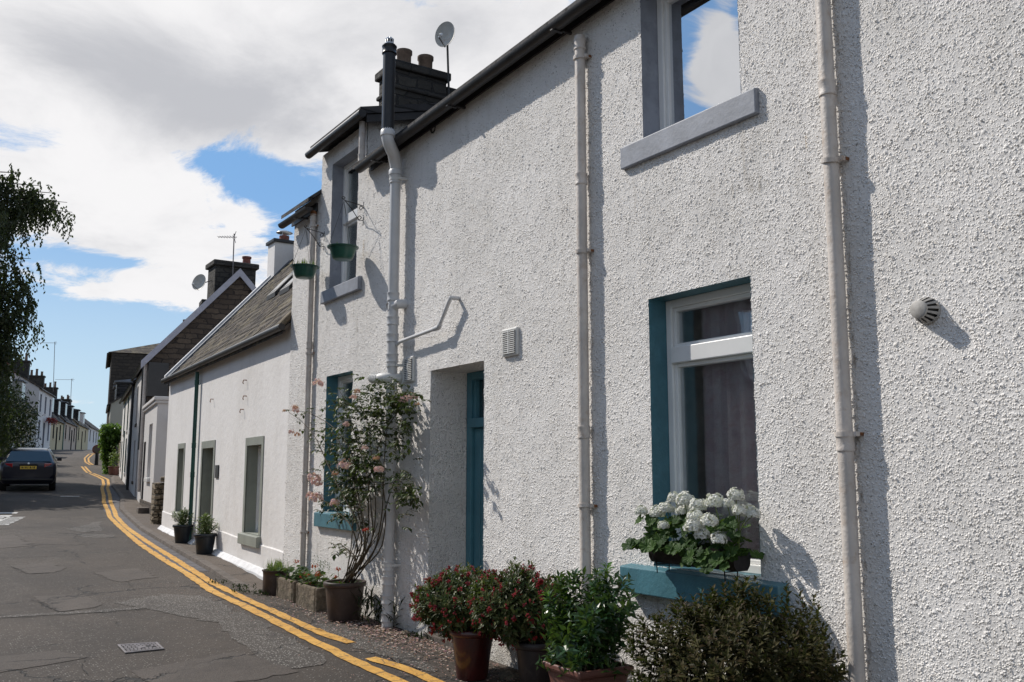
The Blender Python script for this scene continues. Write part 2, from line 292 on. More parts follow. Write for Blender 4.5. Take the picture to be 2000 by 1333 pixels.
# ---------------------------------------------------------------- mesh builder
class MB:
    def __init__(s): s.v = []; s.f = []; s.mi = []; s.cur = 0
    def add(s, vs, fs):
        o = len(s.v); s.v += [tuple(v) for v in vs]; s.f += [tuple(i+o for i in f) for f in fs]; s.mi += [s.cur]*len(fs)
    def quad(s, a, b, c, d): s.add([a, b, c, d], [(0,1,2,3)])
    def box(s, x0, x1, y0, y1, z0, z1): s.hexa([(x0,y0,z0),(x1,y0,z0),(x1,y1,z0),(x0,y1,z0),(x0,y0,z1),(x1,y0,z1),(x1,y1,z1),(x0,y1,z1)])
    def hexa(s, v): s.add(v, [(0,3,2,1),(4,5,6,7),(0,1,5,4),(1,2,6,5),(2,3,7,6),(3,0,4,7)])
    def fbox(s, F, s0, s1, o0, o1, z0, z1): s.hexa([F(s0,o0,z0),F(s1,o0,z0),F(s1,o1,z0),F(s0,o1,z0),F(s0,o0,z1),F(s1,o0,z1),F(s1,o1,z1),F(s0,o1,z1)])
    def tube(s, pts, r, n=8, cap=True):
        pts = [Vector(p) for p in pts]; rs = r if isinstance(r, (list, tuple)) else [r]*len(pts); rings = []
        prev = None
        for i, p in enumerate(pts):
            t = (pts[min(i+1, len(pts)-1)]-pts[max(i-1, 0)]).normalized()
            if prev is None: a = Vector((0,0,1)) if abs(t.z) < .9 else Vector((1,0,0)); u = t.cross(a).normalized()
            else: u = (prev-t*prev.dot(t)).normalized()
            prev = u; w = t.cross(u)
            rings.append([p+(u*cos(2*pi*k/n)+w*sin(2*pi*k/n))*rs[i] for k in range(n)])
        vs = [v for rg in rings for v in rg]; fs = []
        for i in range(len(rings)-1):
            for k in range(n): fs.append((i*n+k, i*n+(k+1)%n, (i+1)*n+(k+1)%n, (i+1)*n+k))
        if cap: fs.append(tuple(range(n-1, -1, -1))); fs.append(tuple((len(rings)-1)*n+k for k in range(n)))
        s.add(vs, fs)
    def lathe(s, c, prof, n=24, axis=Vector((0,0,1)), a0=0, a1=2*pi):
        ax = Vector(axis).normalized(); a = Vector((1,0,0)) if abs(ax.x) < .9 else Vector((0,1,0)); u = (a-ax*a.dot(ax)).normalized(); w = ax.cross(u); c = Vector(c)
        full = abs(a1-a0-2*pi) < 1e-6; m = n if full else n+1; vs = []
        for r, h in prof:
            for k in range(m):
                t = a0+(a1-a0)*k/n; vs.append(c+ax*h+(u*cos(t)+w*sin(t))*r)
        fs = []
        for i in range(len(prof)-1):
            for k in range(n):
                k2 = (k+1) % m if full else k+1; fs.append((i*m+k, i*m+k2, (i+1)*m+k2, (i+1)*m+k))
        s.add(vs, fs)
    def leaf(s, p, d, up, L, W, fold=.25, droop=.15):
        p = Vector(p); d = Vector(d).normalized(); sd = d.cross(Vector(up))
        if sd.length < 1e-3: sd = d.cross(Vector((1,.3,.2)))
        sd.normalize(); nn = sd.cross(d)
        mid = p+d*L*.5; tip = p+d*L-nn*L*droop
        s.add([p, mid+sd*W*.5+nn*W*fold, tip, mid-sd*W*.5+nn*W*fold, mid], [(0,1,4),(1,2,4),(2,3,4),(3,0,4)])
    def build(s, name, mats, root=None, smooth=False, bevel=0, loc=None):
        me = bpy.data.meshes.new(name); off = Vector((0,0,0))
        if root is not None:
            r = root
            while r is not None: off += Vector(r.location); r = r.parent
        elif loc is not None: off = Vector(loc)
        me.from_pydata([(v[0]-off.x, v[1]-off.y, v[2]-off.z) for v in s.v], [], s.f); me.update()
        if not isinstance(mats, (list, tuple)): mats = [mats]
        for m in mats: me.materials.append(M[m])
        if len(mats) > 1: me.polygons.foreach_set('material_index', s.mi)
        if smooth: me.polygons.foreach_set('use_smooth', [True]*len(me.polygons))
        o = bpy.data.objects.new(name, me); C.objects.link(o)
        if root is not None: o.parent = root
        elif loc is not None: o.location = loc
        if bevel:
            b = o.modifiers.new('Bevel', 'BEVEL'); b.width = bevel; b.segments = 2; b.limit_method = 'ANGLE'; b.angle_limit = rad(40)
        if smooth: 
            me.set_sharp_from_angle(angle=rad(48))
        return o
def thing(name, label, cat, loc, group=None):
    o = bpy.data.objects.new(name, None); C.objects.link(o); o.location = loc; o.empty_display_size = .2
    o['label'] = label; o['category'] = cat
    if group: o['group'] = group
    return o
def tag(o, label, cat, group=None, kind=None):
    if label: o['label'] = label
    if cat: o['category'] = cat
    if group: o['group'] = group
    if kind: o['kind'] = kind
    return o
def struct(o, label=None): o['kind'] = 'structure'; 
def frame(P, a, side=-1):   # wall frame: along yaw a (deg from +Y towards +X); side -1: faces west (left), +1: faces east
    a = rad(a); d = Vector((sin(a), cos(a), 0)); n = Vector((cos(a), -sin(a), 0))*side; P = Vector((P[0], P[1], 0))
    return lambda s, o, z: P+d*s+n*o+Vector((0,0,z))
def panel(mb, F, s0, s1, z0, z1, holes=()):
    ss = sorted(set([s0, s1]+[h[0] for h in holes]+[h[1] for h in holes])); zs = sorted(set([z0, z1]+[h[2] for h in holes]+[h[3] for h in holes]))
    ss = [q for q in ss if s0 <= q <= s1]; zs = [q for q in zs if z0 <= q <= z1]
    for i in range(len(ss)-1):
        for j in range(len(zs)-1):
            cs = (ss[i]+ss[i+1])/2; cz = (zs[j]+zs[j+1])/2
            if any(h[0] < cs < h[1] and h[2] < cz < h[3] for h in holes): continue
            mb.quad(F(ss[i],0,zs[j]), F(ss[i+1],0,zs[j]), F(ss[i+1],0,zs[j+1]), F(ss[i],0,zs[j+1]))
def reveal(mb, F, s0, s1, z0, z1, d, bottom=True):
    e = .009
    mb.quad(F(s0,e,z0), F(s0,-d,z0), F(s0,-d,z1), F(s0,e,z1)); mb.quad(F(s1,e,z0), F(s1,e,z1), F(s1,-d,z1), F(s1,-d,z0))
    mb.quad(F(s0,e,z1), F(s0,-d,z1), F(s1,-d,z1), F(s1,e,z1))
    if bottom: mb.quad(F(s0,e,z0), F(s1,e,z0), F(s1,-d,z0), F(s0,-d,z0))
def window(root, F, s0, s1, z0, z1, d=.17, rev='teal', fr='upvc', glass='glass', transom=None, sill=None, sillmat=None, fw=.055, inside=True, band=None, mull=0, label=None):
    """frame mesh is the part; pane, sill and surround are its sub-parts"""
    f = MB(); o0, o1 = -d-.06, -d+.012
    f.fbox(F, s0, s0+fw, o0, o1, z0, z1); f.fbox(F, s1-fw, s1, o0, o1, z0, z1)
    f.fbox(F, s0+fw, s1-fw, o0, o1, z0, z0+fw); f.fbox(F, s0+fw, s1-fw, o0, o1, z1-fw, z1)
    rows = [(z0+fw, z1-fw)]
    if transom:
        f.fbox(F, s0+fw, s1-fw, o0, o1+.018, transom-.055, transom+.055); rows = [(z0+fw, transom-.055), (transom+.055, z1-fw)]
    for k in range(mull):
        q = s0+(s1-s0)*(k+1)/(mull+1); f.fbox(F, q-.02, q+.02, o0, o1-.003, z0+fw, z1-fw)
    # slimmer sash frames inside each light
    if inside:
        for a, b in rows:
            g = .028
            f.fbox(F, s0+fw, s0+fw+g, o0, o1-.018, a, b); f.fbox(F, s1-fw-g, s1-fw, o0, o1-.018, a, b)
            f.fbox(F, s0+fw+g, s1-fw-g, o0, o1-.018, a, a+g); f.fbox(F, s0+fw+g, s1-fw-g, o0, o1-.018, b-g, b)
    w = f.build('window', fr, root, bevel=.006 if inside else 0)
    if label: w['label'] = label
    p = MB()
    p.fbox(F, s0+fw*.9, s1-fw*.9, -d-.04, -d-.034, z0+fw*.9, z1-fw*.9); p.build('pane', glass, w)
    if rev: r = MB(); reveal(r, F, s0, s1, z0, z1, d); 
    if rev:
        if band:
            b = band
            r.fbox(F, s0-b, s0, -.01, .012, z0, z1+b*1.15); r.fbox(F, s1, s1+b, -.01, .012, z0, z1+b*1.15); r.fbox(F, s0, s1, -.01, .012, z1, z1+b*1.15)
        r.build('surround', rev, w)
    if sill:
        e0, e1, zb, pr = sill; q = MB(); q.hexa([F(s0-e0,-.02,zb),F(s1+e1,-.02,zb),F(s1+e1,pr,zb),F(s0-e0,pr,zb),F(s0-e0,-.02,z0-.002),F(s1+e1,-.02,z0-.002),F(s1+e1,pr,z0-.016),F(s0-e0,pr,z0-.016)])
        q.build('sill', sillmat or rev, w, bevel=.008)
    if inside or glass != 'glass_dark':
        i = MB(); e = .02
        a, b, c, dd = F(s0-e,-d-.07,z0-e), F(s1+e,-d-.07,z0-e), F(s1+e,-d-.07,z1+e), F(s0-e,-d-.07,z1+e)
        A, B, CC, DD = F(s0-e,-d-1.0,z0-e), F(s1+e,-d-1.0,z0-e), F(s1+e,-d-1.0,z1+e), F(s0-e,-d-1.0,z1+e)
        i.add([a,b,c,dd,A,B,CC,DD], [(4,5,6,7),(0,4,7,3),(1,2,6,5),(3,7,6,2),(0,1,5,4)]); i.build('room_lining', 'inside', w)
    else:
        i = MB(); i.quad(F(s0,-d-.07,z0), F(s1,-d-.07,z0), F(s1,-d-.07,z1), F(s0,-d-.07,z1)); i.build('dark_backing', 'slot', w)  # near-black sheet painted as the unlit room behind the pane
    return w
def pipe_profile(mb, x, y, z0, z1, r, collars=(), n=16):
    prof = [(0, z0), (r, z0)]; 
    for c in sorted(collars): prof += [(r, c-.045), (r*1.16, c-.043), (r*1.2, c-.036), (r*1.13, c-.028), (r*1.13, c+.028), (r*1.22, c+.036), (r*1.2, c+.045), (r, c+.047)]
    prof += [(r, z1), (0, z1)]
    mb.lathe((x, y, 0), prof, n)
def clip(mb, x, y, z, r, wallx, tilt=0, ear=.03):
    mb.lathe((x, y, z-.013), [(r+.001, 0), (r+.012, 0), (r+.012, .026), (r+.001, .026)], 16, axis=Vector((tilt, tilt*1.6, 1)))
    mb.box(x-.002, wallx, y-r-.03, y-r-.012+.006, z-.012, z+.012)
# ================================================================ GROUND
def ribbon(mb, fn, ya, yb, off, step=None):
    ys = sorted(set([ya, yb]+[y for y in YS if ya < y < yb])); prev = None
    for y in ys:
        a, b = fn(y); cur = (Vector((a, y, gz(y)+off)), Vector((b, y, gz(y)+off)))
        if prev: mb.quad(prev[0], prev[1], cur[1], cur[0])
        prev = cur
def lerp(tab, y):
    if y <= tab[0][0]: return tab[0][1]
    for i in range(len(tab)-1):
        if y <= tab[i+1][0]:
            t = (y-tab[i][0])/(tab[i+1][0]-tab[i][0]); return tab[i][1]*(1-t)+tab[i+1][1]*t
    return tab[-1][1]
g = MB(); ribbon(g, lambda y: (-300, 300), -60, 899, -.02); o = g.build('ground', 'earth'); struct(o)
ROADL = [(-60,-3.0),(20,-2.5),(30,-.6),(34,.9),(40,2.6),(50,4.6),(66,6.0),(87,9.4),(151,24.8),(160,28)]
ROADR = [(-60,4.6),(11,4.6),(12,3.95),(16,3.98),(22,4.5),(28.5,5.22),(33.4,6.1),(40,6.95),(46,8.0),(52,9.3),(60,11.0),(87,15.6),(151,31),(160,34)]
g = MB(); ribbon(g, lambda y: (lerp(ROADL, y), lerp(ROADR, y)), -60, 160, 0); o = g.build('road', 'asphalt'); struct(o)
# pavement along the right from the small white house on, a worn low kerb
KR = lambda y: lerp([(11.6,3.72),(12.4,3.72),(16,4.0),(22,4.48),(28.5,5.2),(33.4,6.1),(40.2,6.98),(46,7.95),(52,9.25),(60,10.9),(87,15.5),(100,18.5)], y)
kh = lambda y: .05*min(1, max(0, (y-11.6)/3))+.006
g = MB(); ys = [y for y in YS if 11.5 <= y <= 100]; prev = None
for y in ys:
    k = KR(y)+.02*sin(y*5.1)*.4; cur = [Vector((k+.13, y, gz(y)+kh(y))), Vector((k+8, y, gz(y)+kh(y)))]
    if prev: g.quad(prev[0], prev[1], cur[1], cur[0])
    prev = cur
o = g.build('pavement', 'pave'); struct(o)
g = MB(); prev = None
for y in ys:
    k = KR(y)+.02*sin(y*5.1)*.4; z = gz(y)
    cur = [Vector((k, y, z-.03)), Vector((k+.012, y, z+kh(y))), Vector((k+.13, y, z+kh(y)+.001))]
    if prev:
        for i in (0, 1): g.quad(prev[i], prev[i+1], cur[i+1], cur[i])
    prev = cur
o = g.build('kerb', 'kerb'); struct(o)
g = MB(); ribbon(g, lambda y: (KR(y)-.34-.1*max(0, min(1, (y-22)/8)), KR(y)-.012), 14, 42, .004); o = g.build('road_gutter', 'gutter_stone'); struct(o)
# yellow lines
cs = 1/4.762
OUT = [gr(480+x*cs, 1100+y*cs) for x, y in [(1640,1210),(1400,1100),(1050,940),(800,810),(600,720),(300,560),(0,410)]]+[(3.31,11.88),(3.47,13.62),(3.61,15.89),(3.81,18.59),(4.11,21.73),(4.55,26.2),(4.86,28.3),(5.27,31.45),(5.75,34.39),(6.42,38.9),(6.92,41.58),(7.45,45.07),(7.6,47.4),(7.72,50.6)]
INN = [gr(480+x*cs, 1100+y*cs) for x, y in [(980,750),(840,705),(700,660),(560,590),(250,450),(0,340)]]+[(3.53,12.7),(3.66,14.3),(3.82,16.29),(4.03,19.14),(4.35,22.89),(4.75,26.5),(4.99,28.0),(5.46,31.4),(5.94,34.35),(6.62,38.9),(7.10,41.55),(7.66,45.06),(7.8,47.6),(7.9,50.6)]
INN2 = [gr(480+x*cs, 1100+y*cs) for x, y in [(1990,1210),(1750,1105),(1480,980),(1150,890)]]
FARL = [[(7.72,51.2),(8.0,54),(8.46,58.2)], [(7.9,51.2),(8.17,54),(8.63,58.2)], [(9.22,60.2),(9.5,64),(10.16,68.94),(11.39,75.26),(14,83)], [(9.42,60.6),(9.7,64),(10.4,68.97),(11.6,75),(14.2,83)]]
def line_ribbon(pts, w, name, off=.008, mat='line'):
    pts = [p for p in pts if p]; dense = []
    for i in range(len(pts)-1):
        a, b = pts[i], pts[i+1]; n = max(1, int(math.hypot(b[0]-a[0], b[1]-a[1])/.12))
        for k in range(n): dense.append((a[0]+(b[0]-a[0])*k/n, a[1]+(b[1]-a[1])*k/n))
    dense.append(pts[-1]); 
    for _ in range(6): dense = [dense[0]]+[((dense[i-1][0]+2*dense[i][0]+dense[i+1][0])/4, (dense[i-1][1]+2*dense[i][1]+dense[i+1][1])/4) for i in range(1, len(dense)-1)]+[dense[-1]]
    g = MB(); prev = None
    for i, p in enumerate(dense):
        a = dense[max(0, i-1)]; b = dense[min(len(dense)-1, i+1)]; dx, dy = b[0]-a[0], b[1]-a[1]; L = math.hypot(dx, dy); nx, ny = dy/L, -dx/L
        wl = w/2+R.uniform(-.011, .009); wr = w/2+R.uniform(-.011, .009); q = (p[0]-nx*wl, p[1]-ny*wl), (p[0]+nx*wr, p[1]+ny*wr)
        cur = [Vector((u, v, gz(v)+off)) for u, v in q]
        if prev: g.quad(prev[0], prev[1], cur[1], cur[0])
        prev = cur
    o = g.build(name, mat); struct(o); return o
line_ribbon(OUT, .118, 'yellow_line'); line_ribbon(INN, .115, 'yellow_line'); line_ribbon(INN2, .118, 'yellow_line')
for q_ in ([(3.49,8.86),(3.50,8.70)],[(3.44,8.52),(3.46,8.38)],[(3.5,8.25),(3.52,8.15)]): line_ribbon(q_, .05, 'yellow_line')
for l in FARL: line_ribbon(l, .11, 'yellow_line')
# patches and cracks (coordinates on the ground)
def flat(name, pts, mat, off=.004, jitter=.02):
    dense = []
    for i in range(len(pts)):
        a, b = pts[i], pts[(i+1) % len(pts)]; n = max(2, int(math.hypot(b[0]-a[0], b[1]-a[1])/.1))
        for k in range(n): dense.append((a[0]+(b[0]-a[0])*k/n+R.uniform(-jitter, jitter), a[1]+(b[1]-a[1])*k/n+R.uniform(-jitter, jitter)))
    cx = sum(p[0] for p in dense)/len(dense); cy = sum(p[1] for p in dense)/len(dense); g = MB()
    vs = [Vector((cx, cy, gz(cy)+off))]+[Vector((p[0], p[1], gz(p[1])+off)) for p in dense]; n = len(dense)
    g.add(vs, [(0, 1+i, 1+(i+1) % n) for i in range(n)]); o = g.build(name, mat); struct(o); return dense
def crackline(pts, w=.012):
    dense = []
    for i in range(len(pts)-1):
        a, b = pts[i], pts[i+1]; n = max(2, int(math.hypot(b[0]-a[0], b[1]-a[1])/.06))
        for k in range(n): dense.append((a[0]+(b[0]-a[0])*k/n+R.uniform(-.012, .012), a[1]+(b[1]-a[1])*k/n+R.uniform(-.012, .012)))
    g = MB(); prev = None
    for i, p in enumerate(dense):
        ww = w*R.uniform(.2, 1.3); cur = [Vector((p[0]-ww*.4, p[1]-ww, gz(p[1]-ww)+.0075)), Vector((p[0]+ww*.4, p[1]+ww, gz(p[1]+ww)+.0075))]
        if prev: g.quad(prev[0], prev[1], cur[1], cur[0])
        prev = cur
    o = g.build('road_crack', 'crack'); struct(o)
P1 = [(1.37,12.56),(1.9,12.47),(1.98,11.5),(1.86,11.32),(1.5,11.2)]
flat('road_patch', P1, 'patch'); crackline([(1.34,12.3),(1.5,11.18),(1.86,11.3),(1.99,11.5)])
P2 = [(1.45,16.01),(1.98,16.28),(2.11,15.34),(1.9,14.9),(1.55,14.9)]
flat('road_patch', P2, 'patch', jitter=.05); crackline([(1.45,15.9),(1.56,14.88),(1.9,14.9)])
flat('road_patch', [(.3,9.0),(.78,8.99),(1.17,9.04),(1.40,8.6),(1.16,8.48),(.3,8.2)], 'patch'); crackline([(1.4,8.6),(1.3,8.3),(1.28,7.8)])
flat('road_patch', [(3.1,23),(4.1,24.8),(3.93,23.6),(3.8,22.2),(3.31,22.0)], 'scar', jitter=.08); flat('road_patch', [(3.1,21.7),(3.73,21.1),(3.68,20.3),(3.1,20.6)], 'scar', jitter=.06)
flat('road_patch', [(2.35,14.6),(3.0,14.9),(3.05,13.7),(2.5,13.4)], 'patch', jitter=.05); flat('road_patch', [(.8,21.5),(2.0,21.8),(2.1,19.3),(1.1,18.9)], 'patch', jitter=.08)
flat('road_patch', [(1.6,7.9),(2.5,8.2),(2.7,7.2),(1.7,7.0)], 'patch', jitter=.03)
g = MB(); pts = [(.0,11.25),(.94,11.15),(1.91,11.02),(2.5,11.05),(2.85,10.6),(3.0,9.8),(3.12,9.0),(3.1,8.0)]
line_ribbon(pts[:4], .16, 'road_scar', .005, 'scar'); flat('road_scar', [(2.1,11.6),(2.7,12.0),(3.12,11.6),(3.12,9.2),(3.05,7.4),(2.6,7.3),(2.75,9.6),(2.4,10.9)], 'scar', .0038, .07)
flat('road_scar', [(3.5,9.2),(3.75,9.0),(3.8,7.4),(3.62,6.6),(3.45,7.6)], 'scar', .0038, .05)
crackline([(.1,11.12),(1.2,10.98),(2.4,10.88)], .008); crackline([(1.2,17.4),(1.7,17.2),(2.3,17.3)], .014); crackline([(1.9,19.6),(2.6,19.3),(3.2,19.2)], .014); crackline([(.9,24),(1.8,23.4),(2.7,23.6)], .02)
crackline([(1.4,9.4),(1.5,9.95)], .006); crackline([(2.5,12.4),(2.6,13.5)], .01)
# white parking-bay marks on the left
g = MB()
def wq(pts): g.add([Vector((x, y, gz(y)+.006)) for x, y in pts], [tuple(range(len(pts)))])
wq([(1.6,28.25),(2.55,27.95),(2.63,28.3),(1.6,28.6)]); wq([(1.5,27.2),(2.3,26.95),(2.42,27.35),(1.5,27.5)])
for i in range(3): y = 25.9+i*.55; wq([(1.95+i*.06,y),(2.05+i*.06,y),(2.12+i*.07,y+.3),(2.02+i*.07,y+.3)])
o = g.build('bay_marking', 'whiteline'); struct(o)
g = MB(); letters = 8     # lettering of a parking bay, foreshortened and unreadable in the photograph
for i in range(letters):
    bx, by = 2.62-.075*i*1.0, 26.6-.3*i; w_, h_ = .42, .2
    sh = [[(0,0),(w_,0),(w_,.06),(0,.06)], [(0,h_-.06),(w_,h_-.06),(w_,h_),(0,h_)], [(0,.06),(.08,.06),(.08,h_-.06),(0,h_-.06)]]
    if i % 2: sh.append([(w_-.08,.06),(w_,.06),(w_,h_-.06),(w_-.08,h_-.06)])
    for q in sh: wq([(bx-w_+a+(b*.18), by+b) for a, b in q])
o = g.build('bay_lettering', 'whiteline'); struct(o)
g = MB(); wq([(4.42,34.42),(4.98,34.32),(5.0,34.5),(4.42,34.6)]); o = g.build('road_dash', 'whiteline'); struct(o)
g = MB(); ribbon(g, lambda y: (lerp(ROADL, y)-6, lerp(ROADL, y)+.1), 38, 72, .06); o = g.build('grass_verge', 'grass'); struct(o)
# drain cover
q = [gr(229+a, b) for a, b in ((0,1262),(78,1257),(92,1270),(15,1278))]
g = MB(); (ax, ay), (bx, by), (cx_, cy_), (dx_, dy_) = q
def bil(u, v): x = (ax*(1-u)+bx*u)*(1-v)+(dx_*(1-u)+cx_*u)*v; y = (ay*(1-u)+by*u)*(1-v)+(dy_*(1-u)+cy_*u)*v; return x, y
root = thing('drain_cover', 'square cast iron drain cover set in the road asphalt', 'drain cover', (ax, ay, gz(ay)))
def slab(mb, u0, u1, v0, v1, z0, z1):
    c = [bil(u0,v0), bil(u1,v0), bil(u1,v1), bil(u0,v1)]; mb.hexa([Vector((x,y,gz(y)+z0)) for x, y in c]+[Vector((x,y,gz(y)+z1)) for x, y in c])
slab(g, 0, 1, 0, 1, -.01, .006); g.build('pit', 'slot', root); g = MB()
for a in ((0,.06,0,1),(.94,1,0,1),(.06,.94,0,.08),(.06,.94,.92,1)): slab(g, *a, .0, .014)
g.build('rim', 'iron', root, bevel=.002); g = MB()
for i in range(5):
    for j in range(9):
        u = .09+j*.094+(.02 if i % 2 else 0); v = .12+i*.155
        if R.random() < .93: slab(g, u, u+.07, v, v+.115, 0, .0125)
slab(g, .42, .58, .42, .62, 0, .0135); g.build('tread', 'iron', root)
# ================================================================ MAIN HARLED HOUSE
F = frame((D, 0), 0, -1)
house = thing('terraced_house', 'white pebble-harled two storey house with teal door filling the right side', 'house', (D, 6, 0))
UW = (3.84, 4.765, 3.955, 5.08); LW = (3.82, 4.745, .985, 2.785); DR = (6.93, 7.93, -.3, 2.58); UW2 = (9.81, 10.62, 3.84, 5.44); LW2 = (9.83, 10.62, 1.135, 2.755)
g = MB(); holes = [UW, LW, DR, UW2, LW2]
Y0, Y1 = -5.0, 11.95
panel(g, F, Y0, 0.0, -.8, 5.36); panel(g, F, 0.0, Y1, -.8, -.2)
def fine_wall():
    import numpy as np
    bs = sorted(set([0.0, Y1]+[h[0] for h in holes]+[h[1] for h in holes]+[9.58, 10.98])); zs = sorted(set([-.2, 5.16, 5.36, 5.66]+[h[2] for h in holes]+[h[3] for h in holes]))
    ys = []
    for a, b in zip(bs[:-1], bs[1:]):
        y = a
        while y < b-1e-4: ys.append(y); y += .0056*max(4.15, 2.31+.838*y)/4.2
        if len(ys) > 1 and b-ys[-1] < .002 and ys[-1] != a: ys.pop()
    ys.append(Y1); zz = []
    for a, b in zip(zs[:-1], zs[1:]):
        if b <= -.2: continue
        n = max(1, int(round((b-a)/.0072))); zz += [a+(b-a)*k/n for k in range(n)]
    zz.append(zs[-1]); zz = [z for z in zz if z >= -.2]; ys = np.array(ys); zz = np.array(zz); ny, nz = len(ys), len(zz)
    yc = (ys[1:]+ys[:-1])/2; zc_ = (zz[1:]+zz[:-1])/2; keep = np.ones((ny-1, nz-1), bool)
    for h in holes: keep &= ~(((yc > h[0]) & (yc < h[1]))[:, None] & ((zc_ > h[2]) & (zc_ < h[3]))[None, :])
    keep &= ~((zc_[None, :] > (5.16+.02*np.maximum(0, 9.5-yc))[:, None]) & ~((yc > 9.58) & (yc < 10.98))[:, None])
    I, J = np.nonzero(keep); q = np.stack([I*nz+J, I*nz+J+1, (I+1)*nz+J+1, (I+1)*nz+J], 1).astype(np.int32)
    used = np.unique(q); remap = np.zeros(ny*nz, np.int32); remap[used] = np.arange(len(used)); q = remap[q]
    co = np.zeros((len(used), 3), np.float32); co[:, 1] = ys[used//nz]-6; co[:, 2] = zz[used % nz]
    me = bpy.data.meshes.new('harled_front'); me.vertices.add(len(used)); me.vertices.foreach_set('co', co.ravel()); me.loops.add(q.size); me.loops.foreach_set('vertex_index', q.ravel())
    me.polygons.add(len(q)); me.polygons.foreach_set('loop_start', np.arange(0, q.size, 4, dtype=np.int32)); me.polygons.foreach_set('use_smooth', np.ones(len(q), bool)); me.update(calc_edges=True)
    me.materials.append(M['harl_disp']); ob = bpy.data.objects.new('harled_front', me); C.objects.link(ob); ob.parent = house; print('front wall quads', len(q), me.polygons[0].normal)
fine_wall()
# door recess, its edges softly rounded like thick render
for i in range(4):
    a0, a1 = pi/2*i/4, pi/2*(i+1)/4
# north gable (towards the cottage), back wall, south gable
g.quad((D, Y1, -.8), (10.6, Y1, -.8), (10.6, Y1, 5.16), (D, Y1, 5.16)); g.add([(D, Y1, 5.16), (10.6, Y1, 5.16), (7.4, Y1, 7.75)], [(0,1,2)])
g.quad((D, Y0, -.8), (10.6, Y0, -.8), (10.6, Y0, 5.16), (D, Y0, 5.16)); g.add([(D, Y0, 5.16), (10.6, Y0, 5.16), (7.4, Y0, 7.75)], [(0,1,2)])
g.quad((10.6, Y0, -.8), (10.6, Y1, -.8), (10.6, Y1, 5.16), (10.6, Y0, 5.16))
# dormer cheeks
zr = lambda x: 5.2+(x-D)*.815
for yy in (9.58, 10.98): g.add([(D, yy, 5.16), (D, yy, 5.66), (5.45, yy, 6.02)], [(0,1,2)])
reveal(g, F, *DR, .40, False)
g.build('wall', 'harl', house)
# roof
g = MB()
def slope(mb, y0, y1, x0, x1, z0, z1, t=.07):
    mb.hexa([(x0,y0,z0),(x1,y0,z1),(x1,y1,z1),(x0,y1,z0),(x0,y0,z0+t),(x1,y0,z1+t),(x1,y1,z1+t),(x0,y1,z0+t)])
g.hexa([(4.05,Y0-.1,5.43),(7.4,Y0-.1,7.9),(7.4,9.575,7.73),(4.05,9.575,5.05),(4.05,Y0-.1,5.47),(7.4,Y0-.1,7.94),(7.4,9.575,7.77),(4.05,9.575,5.09)]); slope(g, 10.985, Y1+.06, 4.05, 7.4, 5.03, 7.73, .05); slope(g, 9.576, 10.984, 4.40, 7.4, 5.33, 7.73, .05)
slope(g, Y0-.1, Y1+.06, 10.8, 7.405, 5.05, 7.79)
g.build('roof', 'slate_dark', house)
rf = MB(); rf.tube([(7.4, Y0-.1, 7.86), (7.4, Y1+.06, 7.86)], .09, 8); rf.build('ridge', 'terra', house)
g = MB(); g.hexa([(4.06,9.42,5.675),(5.5,9.42,6.06),(5.5,11.0,6.06),(4.06,11.0,5.675),(4.06,9.42,5.76),(5.5,9.42,6.15),(5.5,11.0,6.15),(4.06,11.0,5.76)])
dr = g.build('dormer_roof', 'slate_dark', house)
g = MB(); g.tube([(4.06, 9.36, 5.665), (4.06, 11.06, 5.665)], .05, 10); g.hexa([(4.15,9.44,5.60),(5.5,9.44,5.97),(5.5,9.46,5.97),(4.15,9.46,5.60),(4.15,9.44,5.69),(5.5,9.44,6.055),(5.5,9.46,6.055),(4.15,9.46,5.69)]); g.build('fascia', 'black_gut', dr, smooth=True)
def gutter(y0, y1, z, sl=0):
    zf = lambda y: z+sl*(y1-y)
    g = MB(); g.lathe((4.06, y0, z), [(.062, 0), (.062, y1-y0)], 12, axis=(0,1,0), a0=pi, a1=2*pi) if False else None
    n = 8; vs = []; fs = []
    for yy in (y0, y1):
        for rr in (.056, .049):
            for k in range(n+1): t = pi+pi*k/n; vs.append((4.075+cos(t)*rr, yy, zf(yy)+sin(t)*rr))
    m = n+1
    for k in range(n):
        fs += [(k, k+1, 2*m+k+1, 2*m+k), (m+k, 3*m+k, 3*m+k+1, m+k+1), (k, m+k, m+k+1, k+1), (2*m+k, 2*m+k+1, 3*m+k+1, 3*m+k)]
    fs += [(0, 2*m, 3*m, m), (n, m+n, 3*m+n, 2*m+n)]; g.add(vs, fs)
    g.add([(4.075+cos(pi+pi*k/n)*.056, y1-.002, z+sin(pi+pi*k/n)*.056) for k in range(m)], [tuple(range(m))])
    g.add([(4.075+cos(pi+pi*k/n)*.056, y0+.002, zf(y0)+sin(pi+pi*k/n)*.056) for k in range(m)], [tuple(range(m))])
    yy = y0+.4
    while yy < y1: z_ = zf(yy); g.box(4.12, 4.225, yy-.012, yy+.012, z_-.05, z_-.03); g.box(4.02, 4.13, yy-.015, yy+.015, z_-.064, z_-.058); yy += 1.7
    a_, b_ = zf(y0), zf(y1); g.hexa([(4.195,y0+.05,a_-.02),(4.215,y0+.05,a_-.02),(4.215,y1-.05,b_-.02),(4.195,y1-.05,b_-.02),(4.195,y0+.05,a_+.09),(4.215,y0+.05,a_+.09),(4.215,y1-.05,b_+.09),(4.195,y1-.05,b_+.09)])
    return g.build('gutter', 'black_gut', house, smooth=True)
gutter(-5, 9.45, 5.035, .026); gutter(11.02, 12.05, 4.965)
